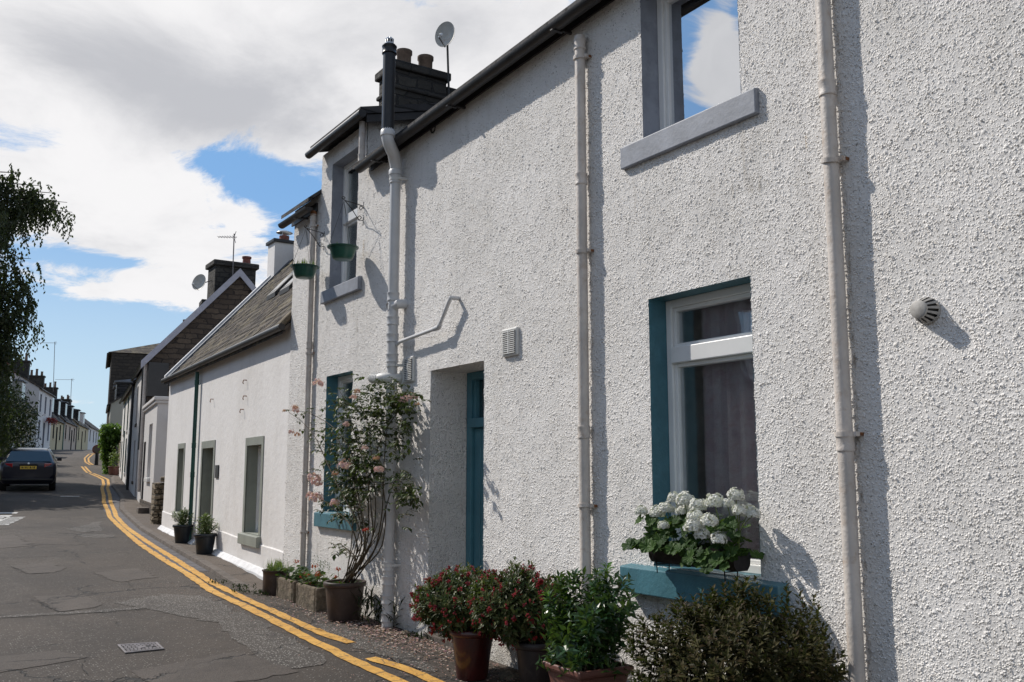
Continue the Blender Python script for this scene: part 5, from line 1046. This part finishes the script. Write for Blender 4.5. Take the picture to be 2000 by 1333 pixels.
for i in range(210):
    y = R.uniform(ty0-.06, ty1+.09); hgt = R.uniform(-.02, .20); out = R.uniform(-.19, .07); p = Vector((tx+out, y, zb0+.10+hgt*(1 if out > -.12 else .4)-(max(0,-out-.1))*1.1))
    if y > ty0+.34: p.z = max(p.z, zb0+.11)
    ger_leaf(lf, p, (out*5+R.uniform(-.7,.2), R.uniform(-.5,.5), .8), R.uniform(.028,.05))
for i in range(10): p = Vector((tx+.03, ty0-.1+R.uniform(-.04,.04), zb0+.02+R.uniform(0,.05)));
lf.build('foliage', 'lf_ger', root); stm.build('stems', 'stem', root)
# --- rose
pr = (3.93, 9.22, .09); root = thing('rose_bush', 'leggy pink rose in a brown pot climbing beside the soil pipe', 'potted rose', pr); round_pot(root, pr, .165, .205, .385, 'potbrown')
g = MB(); lf = MB(); ground_cover = MB()
def rpt(px, py, X): return onx(px, py, X)
base = [Vector((pr[0]+a, pr[1]+b, pr[2]+.34)) for a, b in ((0,0),(.03,.04),(-.04,.02),(.05,-.04),(-.02,-.05))]
canes = [([(715,1080),(700,960),(690,880),(650,830),(600,805),(555,800)], 3.9), ([(712,1060),(690,1000),(665,960),(640,900),(612,850),(590,822),(562,806)], 3.86), ([(728,1060),(735,980),(725,900),(720,830),(700,770)], 3.95), ([(735,1080),(748,1000),(752,900),(760,820),(790,770),(800,760)], 4.03),
 ([(722,1060),(715,950),(740,860),(770,810),(800,790)], 4.0), ([(705,1070),(680,1020),(660,1000),(640,985),(618,970)], 3.8), ([(740,1070),(757,980),(775,930),(800,960),(810,985)], 4.0), ([(720,1080),(700,1010),(690,930),(700,870),(735,840)], 3.9), ([(700,1090),(675,1070),(660,1060),(655,1068)], 3.75), ([(712,1080),(690,1090),(672,1072)], 3.8),
 ([(730,1060),(722,980),(712,900),(690,840),(672,780),(660,760)], 3.95), ([(718,1060),(700,960),(675,900),(660,860),(640,830)], 3.85), ([(745,1080),(752,1010),(745,930),(735,880),(728,800)], 3.98)]
nodes = []
for i, (pp, X) in enumerate(canes):
    P_ = [base[i % 5]]+[rpt(x+R.uniform(-3,3), y, X+R.uniform(-.06,.05)) for x, y in pp]
    pts = []
    for k in range(len(P_)-1):
        for t in range(5): pts.append(P_[k].lerp(P_[k+1], t/5)+rv3()*.006)
    pts.append(P_[-1]); 
    for _ in range(3): pts = [pts[0]]+[(pts[q-1]+pts[q]*2+pts[q+1])/4 for q in range(1, len(pts)-1)]+[pts[-1]]
    nr = len(pts); g.tube(pts, [.0085-.006*q/nr for q in range(nr)], 6, False); nodes += [(p, i) for q, p in enumerate(pts) if q > nr*.42]
for i in range(8): a = base[i % 5]; t = rpt(R.uniform(690,750), R.uniform(980,1060), 3.93+R.uniform(-.08,.1)); g.tube([a, a.lerp(t, .5)+rv3()*.03, t], [.007,.006,.004], 6, False)
def rose_leaf(mb, p, d, s):
    d = Vector(d).normalized(); side = d.cross(Vector((0,0,1)));
    if side.length < .1: side = Vector((1,0,0))
    side.normalize(); q = p+d*s*.9
    mb.leaf(q, d+Vector((0,0,-.25)), (0,0,1), s*.95, s*.62, .15, .2)
    for k in (.35,.75):
        for sg in (-1, 1): mb.leaf(p+d*s*k, (side*sg+d*.4+Vector((0,0,-.2))), (0,0,1), s*.75, s*.5, .15, .2)
def inmass(y, z): return 1
mass = [(730,835,52,60,210),(712,790,48,32,120),(700,900,38,42,150),(775,800,36,34,110),(690,950,38,42,150),(740,760,42,25,80),(792,950,20,40,60),(775,860,26,40,80),(660,800,32,30,40),(680,980,30,25,60),(800,970,20,30,60),(650,890,22,38,30),(730,930,30,40,60),(790,780,22,22,70),(615,840,28,32,14),(640,990,16,16,12),(580,810,14,12,6),(662,1068,10,10,12),(700,1010,26,18,22),(655,940,26,34,44),(665,1000,22,18,30),(640,870,18,26,22),(680,850,34,42,90),(700,940,50,34,90)]
for mx, my, sx, sy, n in mass:
    for i in range(int(n*.6)):
        p = rpt(mx+R.gauss(0,.55)*sx, my+R.gauss(0,.55)*sy, 3.98+R.gauss(0,.085)); p.x = min(p.x, 4.19)
        rose_leaf(lf, p, (R.uniform(-1,.6), R.uniform(-1,1), R.uniform(-.6,.5)), R.uniform(.05,.082))
for p, i in nodes:
    if R.random() < .4: rose_leaf(lf, p, rv3(), R.uniform(.04,.06))
g.build('canes', 'bark', root, smooth=True); lf.build('foliage', 'lf_rose', root)
blooms = [(675,911,.052,'pinkflower'),(613,935,.05,'pinkflower'),(618,945,.04,'pinkflower'),(618,975,.05,'pinkflower'),(606,968,.034,'pinkflower'),(654,984,.036,'pinkflower'),(655,926,.024,'peachflower'),(622,750,.04,'pinkflower'),(576,797,.026,'peachflower'),(578,803,.028,'pinkflower'),(555,803,.014,'peachflower'),(741,918,.034,'pinkflower'),(698,766,.022,'peachflower'),(789,782,.036,'pinkflower'),(806,776,.032,'pinkflower'),(690,776,.026,'pinkflower'),(676,830,.024,'pinkflower'),(570,845,.026,'pinkflower'),(580,850,.024,'peachflower'),(713,876,.022,'pinkflower'),(735,895,.022,'peachflower'),(815,790,.016,'peachflower'),(715,1037,.022,'redflower')]
for px, py, r_, m_ in blooms: flower_head(root, rpt(px, py, 3.84 if px < 780 else 3.98), r_*1.45, m_, 30, 'bloom')
# herbs at the foot of the rose
for i in range(160): a = R.uniform(0, 6.28); q = R.uniform(0, .2); ground_cover.leaf((pr[0]+cos(a)*q, pr[1]+sin(a)*q, pr[2]+.345), (cos(a)*.7, sin(a)*.7, R.uniform(.2,1)), (0,0,1), R.uniform(.03,.08), .02)
ground_cover.build('underplanting', 'lf_ger', root)
# --- stone troughs with red geraniums
def trough(lbl, c, hx, hy, h, reds, bush):
    root = thing('stone_trough', lbl, 'planted trough', c, 'mossy stone troughs of red geraniums'); x, y, z = c; g = MB()
    g.box(x-hx, x+hx, y-hy, y-hy+.05, z-.05, z+h); g.box(x-hx, x+hx, y+hy-.05, y+hy, z-.05, z+h); g.box(x-hx, x-hx+.05, y-hy+.05, y+hy-.05, z-.05, z+h); g.box(x+hx-.05, x+hx, y-hy+.05, y+hy-.05, z-.05, z+h)
    g.build('trough', 'trough', root, bevel=.02); g = MB(); g.box(x-hx+.03, x+hx-.03, y-hy+.03, y+hy-.03, z, z+h-.04); g.build('soil', 'soil', root)
    lf = MB(); st = MB()
    for i in range(110): p = Vector((x+R.uniform(-hx,hx), y+R.uniform(-hy,hy), z+h+R.uniform(-.02,.12))); ger_leaf(lf, p, (R.uniform(-.8,.4), R.uniform(-.6,.6), .8), R.uniform(.018,.034))
    if bush:
        for i in range(bush): p = Vector((x+R.gauss(0,.05), y-hy*.2+R.gauss(0,.08), z+h+R.uniform(.0,.33))); shoot(lf, p, (0,0,1), 6, .035, .014)
    for px, py, r_ in reds: p = onx(px, py, x-.05); flower_head(root, p, r_, 'redflower', 16); st.tube([(x, p.y+.02, z+h-.02), p], .003, 5, False)
    lf.build('foliage', 'lf_ger', root); st.build('stems', 'stem', root)
trough('mossy stone trough of red geraniums next to the brown cylinder pot', (4.0, 10.85, .1), .14, .30, .25, [(594,1122,.03),(615,1107,.036),(622,1124,.04),(602,1127,.034),(610,1140,.03),(588,1128,.022)], 0)
trough('mossy stone trough with a small conifer next to the rose pot', (3.98, 10.1, .1), .14, .32, .25, [(660,1113,.03),(655,1128,.022),(677,1135,.032),(668,1140,.03)], 46)
# --- cylinder pot with grasses
pc = (3.93, 11.35, .1); root = thing('flower_pot', 'plain dark brown cylinder pot of straggly grass beside the troughs', 'potted plant', pc); round_pot(root, pc, .155, .165, .31, 'potbrown', .01, 32, False); g = MB()
for i in range(150): a = R.uniform(0,6.28); q = R.uniform(0,.15); g.leaf((pc[0]+cos(a)*q, pc[1]+sin(a)*q, pc[2]+.28), (cos(a)*.5+R.uniform(-.3,.3), sin(a)*.5+R.uniform(-.3,.3), 1.2), (cos(a),sin(a),0), R.uniform(.06,.18), .011, .1, .3)
g.build('foliage', 'lf_grass', root); g = MB(); g.tube([(pc[0], pc[1]-.08, pc[2]+.28), onx(579, 1100, 3.92)], .003, 5); g.build('stems', 'stem', root); flower_head(root, onx(579, 1098, 3.92), .032, 'redflower', 14)
# --- black pots by the cottage
def blackpot(lbl, c, top, seed):
    root = thing('nursery_pot', lbl, 'potted plant', c, 'black pots by the cottage door'); round_pot(root, c, .125, .17, .34, 'potblack'); g = MB(); gs_ = MB()
    for i in range(46):
        a = R.uniform(0,6.28); q = R.uniform(0,.2)*top; p = Vector((c[0]+cos(a)*q, c[1]+sin(a)*q, c[2]+.4+R.uniform(-.02,.22)*top)); shoot(g, p, (cos(a)*.6, sin(a)*.6, 1), 8, .12, .025, .03, 1.1, .25); gs_.tube([(c[0], c[1], c[2]+.3), p], .004, 4, False)
    g.build('foliage', 'lf_pot', root); gs_.build('stems', 'stem', root)
blackpot('black pot with a spiky green plant under the left cottage window', (4.44, 18.1, gz(18.1)+.05), 1.0, 1); blackpot('black pot with a bushy plant just left of the cottage doorway', (4.28, 15.95, gz(15.95)+.05), 1.05, 2)
# --- weeds along wall foot and pavement end
g = MB()
for cx, cy, n, s in ((3.80,11.4,60,.07),(3.65,11.7,60,.06),(3.75,12.1,40,.06),(4.12,8.62,70,.16),(4.1,8.95,80,.2),(4.15,7.95,30,.1),(3.6,12.6,30,.05),(4.12,10.45,30,.08)):
    for i in range(n): g.leaf((cx+R.gauss(0,.07), cy+R.gauss(0,.14), gz(cy)+.01+(R.uniform(0,.22) if s > .1 else 0)), (R.uniform(-1,1), R.uniform(-1,1), R.uniform(.3,1.4)), (0,0,1), s*R.uniform(.4,1), .022)
tag(g.build('weeds', 'lf_dark'), 'weeds growing along the foot of the harled wall', 'weeds', kind='stuff')
g = MB()
for i in range(5200):
    y = R.uniform(5.2, 11.4); dens = math.exp(-((y-8.6)/2.0)**2)
    if R.random() > dens+.12: continue
    x = 4.15-abs(R.gauss(0,.27)); 
    if x < 3.35: continue
    s = R.uniform(.005,.016); a = R.uniform(0,6.28); z = gz(y)+.012+R.uniform(0,.006); g.add([(x+cos(a)*s, y+sin(a)*s, z), (x-sin(a)*s*.7, y+cos(a)*s*.7, z+R.uniform(0,.006)), (x-cos(a)*s, y-sin(a)*s, z+R.uniform(0,.004)), (x+sin(a)*s*.7, y-cos(a)*s*.7, z+R.uniform(0,.005))], [(0,1,2,3)])
for i in range(500):
    y = R.uniform(5.5, 13); x = R.uniform(2.9, 4.1); s = R.uniform(.004,.009); z = gz(y)+.013; g.add([(x+s, y, z), (x, y+s, z+.003), (x-s, y, z), (x, y-s, z+.003)], [(0,1,2,3)])
tag(g.build('fallen_petals', 'petal'), 'pink and brown petals and grit scattered along the wall foot', 'petals', kind='stuff')
# --- climber on the garden wall
root = thing('ivy', 'bright green climber hanging over the garden wall beyond the white house', 'climber', (8.9, 50.3, gz(50))); g = MB()
for px0, px1, py0, py1, n in ((200,232,832,865,1500),(199,224,860,900,1300),(204,214,895,930,300),(196,206,842,872,250)):
    for i in range(n): p = ony(R.uniform(px0,px1), R.uniform(py0,py1), 50.2+R.uniform(-.5,.9)); g.leaf(p, rv3(), (0,0,1), .19, .15)
g.build('foliage', 'lf_ivy', root); g = MB(); q = ony(207, 932, 50.2); g.tube([(q.x, 50.2, gz(50)-.1), (q.x+.1, 50.3, gz(50)+1.0), (q.x+.2, 50.3, gz(50)+2)], .08, 6); g.build('trunk', 'bark', root)
b_ = ony(222, 925, 48.0); root = thing('planter', 'terracotta planter with a yellow green shrub at the white house corner', 'planter', (b_.x, 48, gz(48)+.05)); round_pot(root, (b_.x, 48, gz(48)+.05), .2, .26, .42, 'potterra'); g = MB()
for i in range(160): g.leaf(Vector((b_.x, 48, gz(48)+.85))+Vector((R.gauss(0,.12), R.gauss(0,.12), R.gauss(0,.22))), rv3(), (0,0,1), .14, .08)
g.build('foliage', 'lf_grass', root)
# bollard with round head, green post
q = gr(188, 909); root = thing('bollard', 'black roadside post with a round reddish sign head', 'bollard', (q[0], q[1], gz(q[1]))); g = MB(); g.tube([(q[0], q[1], gz(q[1])), (q[0], q[1], gz(q[1])+.75)], [.11,.09], 10); g.build('post', 'black', root)
zc_ = gz(q[1])+.93; g = MB(); g.lathe((q[0], q[1], zc_), [(0,-.04),(.28,-.04),(.28,.04),(.2,.045)], 20, axis=(-.4,-.9,0)); g.build('sign_ring', 'brickred', root, smooth=True); g = MB(); g.lathe((q[0], q[1], zc_), [(.2,.045),(0,.046)], 20, axis=(-.4,-.9,0)); g.build('sign_face', 'kerb', root)
q = gr(202, 921); root = thing('litter_bin', 'dark green litter bin on the pavement below the climber', 'bin', (q[0]+.1, q[1], gz(q[1]))); g = MB(); z = gz(q[1]); g.lathe((q[0]+.1, q[1], z), [(0,.0),(.16,0),(.18,.6),(.2,.62),(.2,.68),(.16,.74),(0,.78)], 14); g.build('body', 'green_pipe', root, smooth=True)
# ================================================================ TREES
def birch():
    cx, cy = 1.0, 46.0; z0 = gz(cy); root = thing('birch_tree', 'weeping birch with drooping dark foliage at the left edge', 'tree', (cx, cy, z0)); g = MB(); g.tube([(cx, cy, z0-.3), (cx+.1, cy, z0+3), (cx-.1, cy+.2, z0+7), (cx, cy, z0+11), (cx+.2, cy, z0+14.5)], [.3,.25,.19,.11,.03], 10); g.build('trunk', 'treebark', root, smooth=True)
    lf = MB(); lm = MB(); ends = []
    # limb ends taken as (x offset east, y offset, height)
    for i in range(105):
        h = R.uniform(1.6, 14.6); a = R.uniform(0, 6.28); w_ = 4.0 if h > 11 else 3.4; w_ *= (1 if h < 12.5 else (15.4-h)/2.9)*R.uniform(.3,1.0)
        ends.append((cos(a)*w_, sin(a)*w_, h))
    ends += [(2.3,-.5,13.6),(3.2,-.3,13.2),(3.8,-.5,12.9),(4.3,-.3,12.6),(3.7,.3,12.3),(4.6,.2,12.3),(2.7,-.5,12.2),(2.2,0,11.4),(3.4,0,12.9),(3.9,.4,12.7),(2.9,0,9.2),(2.9,0,8.6),(3.0,-.2,8.0),(3.4,.2,7.0),(2.6,0,6.0),(3.0,-.2,9.8),(2.7,.4,6.6),(2.2,0,7.4),(2.0,0,5.2),(2.3,0,5.0),(2.2,.3,4.3),(2.0,-.3,3.5),(1.7,0,2.8),(2.7,0,7.2),(2.4,.2,6.0),(2.2,-.2,4.9),(1.9,.3,3.9),(3.1,.3,7.8),(2.5,-.3,8.2),(1.8,0,10.4)]
    for ex, ey, h in ends:
        b = Vector((cx, cy, z0+max(2.2, h-1.4))); e = Vector((cx+ex, cy+ey, z0+h)); m_ = b.lerp(e, .55)+Vector((0,0,.55)); pts = [b, m_, e]; lm.tube(pts, [.06,.035,.012], 5, False)
        for k in range(30):
            t = R.uniform(.3, 1.0); p = (b.lerp(m_, t/.55) if t < .55 else m_.lerp(e, (t-.55)/.45))+Vector((R.gauss(0,.28), R.gauss(0,.28), R.gauss(0,.15))); ln = R.uniform(.4, 1.5); dx, dy = R.uniform(-.15,.35), R.uniform(-.2,.2)
            n = int(ln/.06)
            for q in range(n):
                u = q/n; pp = p+Vector((dx*u*ln+R.gauss(0,.05), dy*u*ln+R.gauss(0,.05), -ln*u+.12*sin(u*3))); lf.leaf(pp, (R.uniform(-1,1), R.uniform(-1,1), -1.2), (R.uniform(-1,1), R.uniform(-1,1), .3), .17, .10, .1, .1)
    for k in range(1750):     # the body of the crown between the limbs
        h = R.uniform(1.6, 13.4); w_ = (3.2 if h < 11 else 3.0*(14.4-h)/3.4)*math.sqrt(R.random()); a = R.uniform(0, 6.28); p = Vector((cx-.5+cos(a)*w_, cy+sin(a)*w_, z0+h)); ln = R.uniform(.3, 1.1)
        for q in range(int(ln/.075)): lf.leaf(p+Vector((R.gauss(0,.07), R.gauss(0,.07), -q*.075)), (R.uniform(-1,1), R.uniform(-1,1), -1), (R.uniform(-1,1), R.uniform(-1,1), .3), .17, .11, .1, .1)
    lm.build('limbs', 'bark', root); lf.build('crown', 'lf_birch', root)
birch()
def bush(name, lbl, c, r, n, mat, L_=.16):
    root = thing(name, lbl, 'bush', (c[0], c[1], gz(c[1]))); g = MB(); cc = Vector((c[0], c[1], gz(c[1])+c[2]))
    for i in range(n): v = rv3(); v.normalize(); rr = R.uniform(.6,1.05)*(1+.22*sin(v.x*6+c[0])*cos(v.z*5+v.y*4)); p = cc+Vector((v.x*r[0], v.y*r[1], v.z*r[2]))*rr; g.leaf(p, rv3(), v, L_*R.uniform(.7,1.2), L_*.6)
    g.build('foliage', mat, root); g = MB()
    for k in range(6): a = k; g.tube([(c[0], c[1], gz(c[1])-.1), (c[0]+cos(a)*r[0]*.7, c[1]+sin(a)*r[1]*.7, gz(c[1])+c[2]+r[2]*.3)], [.06,.02], 5, False)
    g.build('stems', 'bark', root)
bush('garden_bush', 'large dark bush beneath the birch beyond the parked car', (4.3, 62, 1.9), (2.3, 2.0, 2.5), 5500, 'lf_dark', .2)
bush('garden_bush', 'dark ragged bush at the very left edge under the birch', (2.3, 54, 2.6), (2.7, 2.2, 3.6), 8000, 'lf_dark', .2)
bush('garden_bush', 'round leafy tree on the left outside the picture shading the road', (-.9, 38.6, 5.6), (3.0, 2.6, 2.6), 9000, 'lf_birch', .3)
# house across the street, seen only mirrored in the windows
mkhouse('opposite_house', 'dark stone house across the street from the harled house', (-7.5, 6), 0, 1, 24, 7, 0, 6.2, 9.0, [(3,4,3.8,5.4),(8,9,3.8,5.4),(13,14,3.8,5.4),(3,4,1,2.6),(13,14,1,2.6)], 'stone', 'slate_dark', chim=[(1,-3.5,.9,1.6,10.2,3,'stone_chim')], doors=[(8,9,.0,2.3,'plank')])
# ================================================================ CARS
def car(lbl, loc, yaw, group):
    root = thing('parked_car', lbl, 'car', (0,0,0), group)
    st = [ # y(from rear), zb, z_mid, z_belt, z_roof, w_low, w_mid, w_belt, w_roof
     (0.00,.42,.60,.88,.90,.70,.80,.78,.70),(0.06,.30,.62,.98,1.0,.80,.88,.85,.70),(0.16,.26,.64,1.02,1.06,.84,.91,.87,.68),(0.62,.24,.64,1.02,1.42,.87,.925,.885,.60),(0.85,.24,.64,1.01,1.485,.88,.93,.885,.615),(1.5,.22,.64,.99,1.52,.88,.93,.88,.63),(2.3,.22,.64,.97,1.51,.88,.93,.875,.63),(2.9,.22,.64,.95,1.40,.88,.93,.87,.60),(3.45,.24,.62,.93,1.0,.88,.93,.85,.66),(4.1,.24,.60,.86,.92,.86,.91,.80,.62),(4.5,.28,.55,.74,.78,.78,.84,.70,.5),(4.64,.36,.50,.62,.64,.6,.66,.55,.4)]
    g = MB(); vs = []; 
    for (y, zb, zm, zl, zr_, wl, wm, wb, wr) in st:
        half = [(wl*.9, zb), (wl, zb+.08), (wm, zm), (wm*.99, (zm+zl)/2), (wb, zl), (wb*.35+wr*.65, zl*.3+zr_*.7), (wr, zr_-.03), (wr*.6, zr_), ]
        ring = [(-a, b) for a, b in half]+[(a, b) for a, b in reversed(half)]
        vs += [(a, y, b) for a, b in ring]
    n = 16; fs = []
    for i in range(len(st)-1):
        for k in range(n): fs.append((i*n+k, i*n+(k+1)%n, (i+1)*n+(k+1)%n, (i+1)*n+k))
    fs += [tuple(range(n)), tuple((len(st)-1)*n+n-1-k for k in range(n))]; g.add(vs, fs); g.build('body', 'carpaint', root, smooth=True)
    g = MB(); g.quad((-.74,.145,1.065),(.74,.145,1.065),(.60,.60,1.41),(-.60,.60,1.41)); g.build('rear_window', 'carglass', root)
    for sg in (-1, 1):
        g = MB(); f_ = lambda y, t: (sg*((.885*(1-t)+.635*t)+.012), y, 1.01*(1-t)+1.46*t)
        for a, b in ((.72,1.5),(1.56,2.3),(2.36,3.0)): b1 = b-.3 if b > 2.9 else b; a1 = a+.12 if a < .8 else a; g.quad(f_(a,.06), f_(b+(.15 if b > 2.9 else 0),.06), f_(b1+.1 if b > 2.9 else b,.86), f_(a1,.86))
        g.build('side_window', 'carglass', root)
        g = MB(); g.hexa([(sg*.50,-.012,.86),(sg*.86,.06,.86),(sg*.90,.22,.86),(sg*.5,.1,.86),(sg*.50,.0,1.0),(sg*.85,.09,1.0),(sg*.885,.3,1.0),(sg*.5,.15,1.0)]); g.build('tail_light', 'redlight', root, bevel=.015)
        g = MB(); g.hexa([(sg*.9,2.75,1.0),(sg*1.07,2.78,1.0),(sg*1.07,2.88,1.0),(sg*.9,2.88,1.0),(sg*.9,2.75,1.12),(sg*1.06,2.78,1.14),(sg*1.06,2.88,1.13),(sg*.9,2.88,1.1)]); g.build('wing_mirror', 'carpaint', root, bevel=.02)
        for wy in (.82, 3.72):
            g = MB(); g.lathe((sg*.80, wy, .33), [(.2,-.11),(.32,-.11),(.335,-.07),(.335,.07),(.32,.11),(.2,.11)], 24, axis=(sg,0,0)); wt = g.build('wheel', 'tyre', root, smooth=True); g = MB(); g.lathe((sg*.80, wy, .33), [(.21,.11),(.2,.08),(.05,.06),(0,.065)], 20, axis=(sg,0,0))
            for k in range(5): a = 2*pi*k/5; g.hexa([(sg*(.80+e), wy+cos(a)*rr-sin(a)*q_, .33+sin(a)*rr+cos(a)*q_) for e in (.085,.105) for rr, q_ in ((.03,-.03),(.2,-.02),(.2,.02),(.03,.03))])
            g.build('rim', 'rim', wt)
    g = MB(); g.hexa([(-.26,-.022,.80),(.26,-.022,.80),(.26,.0,.80),(-.26,.0,.80),(-.26,-.012,.91),(.26,-.012,.91),(.26,.02,.91),(-.26,.02,.91)]); npl = g.build('number_plate', 'plate', root)
    g = MB()
    for i in range(7):
        x = -.215+i*.06+(.02 if i > 3 else 0); g.quad((x,-.0245,.825),(x+.038,-.0245,.825),(x+.038,-.0155,.888),(x,-.0155,.888)) if i % 2 == 0 else g.quad((x,-.0245,.825),(x+.014,-.0245,.825),(x+.034,-.0155,.888),(x+.02,-.0155,.888))
    g.build('plate_characters', 'slot', npl)
    g = MB(); g.box(-.80,.80,-.03,.1,.40,.46); g.box(-.3,.3,-.015,.06,.955,.975); g.build('bumper_trim', 'black', root, bevel=.01)
    g = MB(); g.lathe((0,.02,1.0), [(.035,0),(.03,.015),(0,.018)], 14, axis=(0,-1,.2)); g.build('badge', 'silver', root)
    for sg in (-1, 1): g = MB(); g.tube([(sg*.60,.9,1.51),(sg*.60,1.0,1.55),(sg*.62,2.3,1.56),(sg*.61,2.5,1.51)], .014, 6); g.build('roof_rail', 'silver', root)
    root.location = loc; root.rotation_euler = (math.atan((gz(loc[1]+4)-gz(loc[1]))/4), 0, -rad(yaw)); return root
cq = gr(52, 961)
car('dark blue estate car with yellow rear plate parked facing uphill', (cq[0], cq[1], gz(cq[1])+.0), 7, 'dark estate cars parked on the left')
c2 = car('dark car cut off by the left edge nearest the camera', (1.02, 28.9, gz(29)), 3, 'dark estate cars parked on the left')
# ================================================================ LIGHT, SKY, CAMERA
sd = Vector((.246,-.45,-.475)).normalized()
sun = bpy.data.lights.new('sun', 'SUN'); sun.energy = 4.25; sun.angle = rad(.55); sun.color = (1.0,.935,.85); so = bpy.data.objects.new('sun', sun); C.objects.link(so); so.rotation_euler = sd.to_track_quat('-Z', 'Y').to_euler(); so.location = (0,0,30)
W_ = bpy.data.worlds.new('World'); bpy.context.scene.world = W_; W_.use_nodes = True; T = NT(W_.node_tree); bg = W_.node_tree.nodes['Background']
to = -sd; sky = T.node('ShaderNodeTexSky', sky_type='NISHITA', sun_disc=False, sun_elevation=math.asin(to.z), sun_rotation=math.atan2(to.x, to.y), air_density=1.0, dust_density=.4, ozone_density=1.6)
vec = T.node('ShaderNodeTexCoord').outputs['Generated']; sp = T.node('ShaderNodeSeparateXYZ', {0: vec}); X, Y, Z = sp.outputs
az = T.m('MULTIPLY', T.m('ARCTAN2', X, Y), 180/pi); el = T.m('MULTIPLY', T.m('ARCSINE', Z), 180/pi)
def azel(px, py): d = ray(px, py); return math.degrees(math.atan2(d[0], d[1])), math.degrees(math.atan2(d[2], math.hypot(d[0], d[1])))
zz = T.m('ADD', T.m('MAXIMUM', Z, 0.0), .22); pv = T.node('ShaderNodeCombineXYZ', {0: T.m('DIVIDE', X, zz), 1: T.m('DIVIDE', Y, zz), 2: 0.0}).outputs[0]
def gauss(a0, e0, sa, se):
    u = T.m('DIVIDE', T.m('SUBTRACT', az, a0), sa); v = T.m('DIVIDE', T.m('SUBTRACT', el, e0), se)
    return T.m('EXPONENT', T.m('MULTIPLY', T.m('ADD', T.m('MULTIPLY', u, u), T.m('MULTIPLY', v, v)), -1.0))
def gsum(lst):
    acc = None
    for px, py, sx, sy, amp in lst:
        a, e = azel(px, py) if px is not None else sy; q = T.m('MULTIPLY', gauss(a, e, sx/31.0, sy/31.0), amp); acc = q if acc is None else T.m('ADD', acc, q)
    return acc
n1 = T.noise(1.5, 9, .6, T.mapping(pv, (1,1,1), loc=(2.3,.7,0)), dist=.25); n2 = T.noise(.8, 8, .55, T.mapping(pv, (1,1,1), loc=(5.1,3.2,1)))
cover = gsum([(330,150,420,170,.55),(700,80,420,150,.5),(230,330,190,60,.30),(330,410,170,60,.30),(400,485,130,50,.34),(400,570,160,36,.5),(130,400,120,50,.2),(220,460,120,34,.34),(110,530,50,16,.4),(250,530,150,20,.32),(180,570,70,16,.35),(230,480,90,18,.14),(560,290,60,30,.2),(900,200,300,200,.3),(300,555,80,20,.12),(180,565,60,16,.08),
              (500,360,110,45,-.55),(420,315,70,20,-.22),(110,560,70,90,-.12),(250,520,80,12,-.18),(560,420,60,50,-.25),(200,505,90,12,-.12),(300,700,400,62,-.75),(120,470,40,20,-.1)])
# the part of the sky the upper window mirrors (behind the camera's left shoulder)
ra, re_ = azel(1395, 110); cover2 = T.m('ADD', T.m('MULTIPLY', gauss(-ra-.1, re_+.2, 1.9, 3.6), .62), T.m('MULTIPLY', gauss(-ra+3.6, re_+2.5, 2.4, 4.5), -.75))
cover2 = T.m('ADD', cover2, T.m('MULTIPLY', gauss(-ra+1.5, re_-5.5, 6, 2.2), -.75))
c_ = T.m('ADD', T.m('ADD', n1, T.m('MULTIPLY', n2, .12)), T.m('ADD', cover, cover2))
c_ = T.m('ADD', c_, T.m('MULTIPLY', T.m('SUBTRACT', T.noise(4.2, 10, .68, T.mapping(pv, (1,1,1), rot=(0,0,.5)), dist=.5), .5), 1.9)); c_ = T.m('SUBTRACT', c_, T.mapr(T.m('ABSOLUTE', T.m('SUBTRACT', az, 15)), 45, 90, 0, -.08))
mask = T.mapr(c_, .52, .86)
core = T.m('ADD', gsum([(440,215,190,70,.8),(260,120,170,70,.72),(120,90,120,80,.25),(520,150,120,60,.3),(880,60,200,100,.25)]), T.m('MULTIPLY', n2, .1))
fine = T.noise(3.5, 7, .6, pv)
core = T.m('ADD', core, T.mapr(T.m('ABSOLUTE', T.m('SUBTRACT', az, 15)), 50, 110, 0, .75))
ccol = T.mix(T.mapr(T.m('ADD', core, T.m('MULTIPLY', T.m('SUBTRACT', T.noise(2.6, 9, .62, pv, dist=.4), .5), 1.9)), -.12, 1.0), (10.6,10.5,10.6), (6.2,6.3,6.7))
# thin haze brightening towards the horizon
skyc = T.mix(T.mapr(el, 22, 2, 0, .38), sky.outputs[0], (8.2,9.0,9.6))
skyc = T.mix(T.mapr(T.m('ABSOLUTE', T.m('SUBTRACT', az, 10)), 60, 100, .72, .2), skyc, T.mix(T.mapr(el, 3, 17), (6.2,8.6,10.6), (2.5,5.4,9.9)))
col = T.mix(mask, skyc, ccol)
T.put(bg.inputs['Color'], col); bg.inputs['Strength'].default_value = .088
cam = bpy.data.cameras.new('camera'); co = bpy.data.objects.new('camera', cam); C.objects.link(co); cam.sensor_width = 36; cam.sensor_fit = 'HORIZONTAL'; cam.lens = FPX/2000*36; cam.clip_end = 3000; cam.clip_start = .05
co.location = (0, 0, EZ); co.rotation_euler = (pi/2+PITCH, 0, -YAW); bpy.context.scene.camera = co
vs_ = bpy.context.scene.view_settings; vs_.view_transform = 'Standard'; vs_.look = 'None'; vs_.exposure = 0.0; vs_.gamma = 1.0
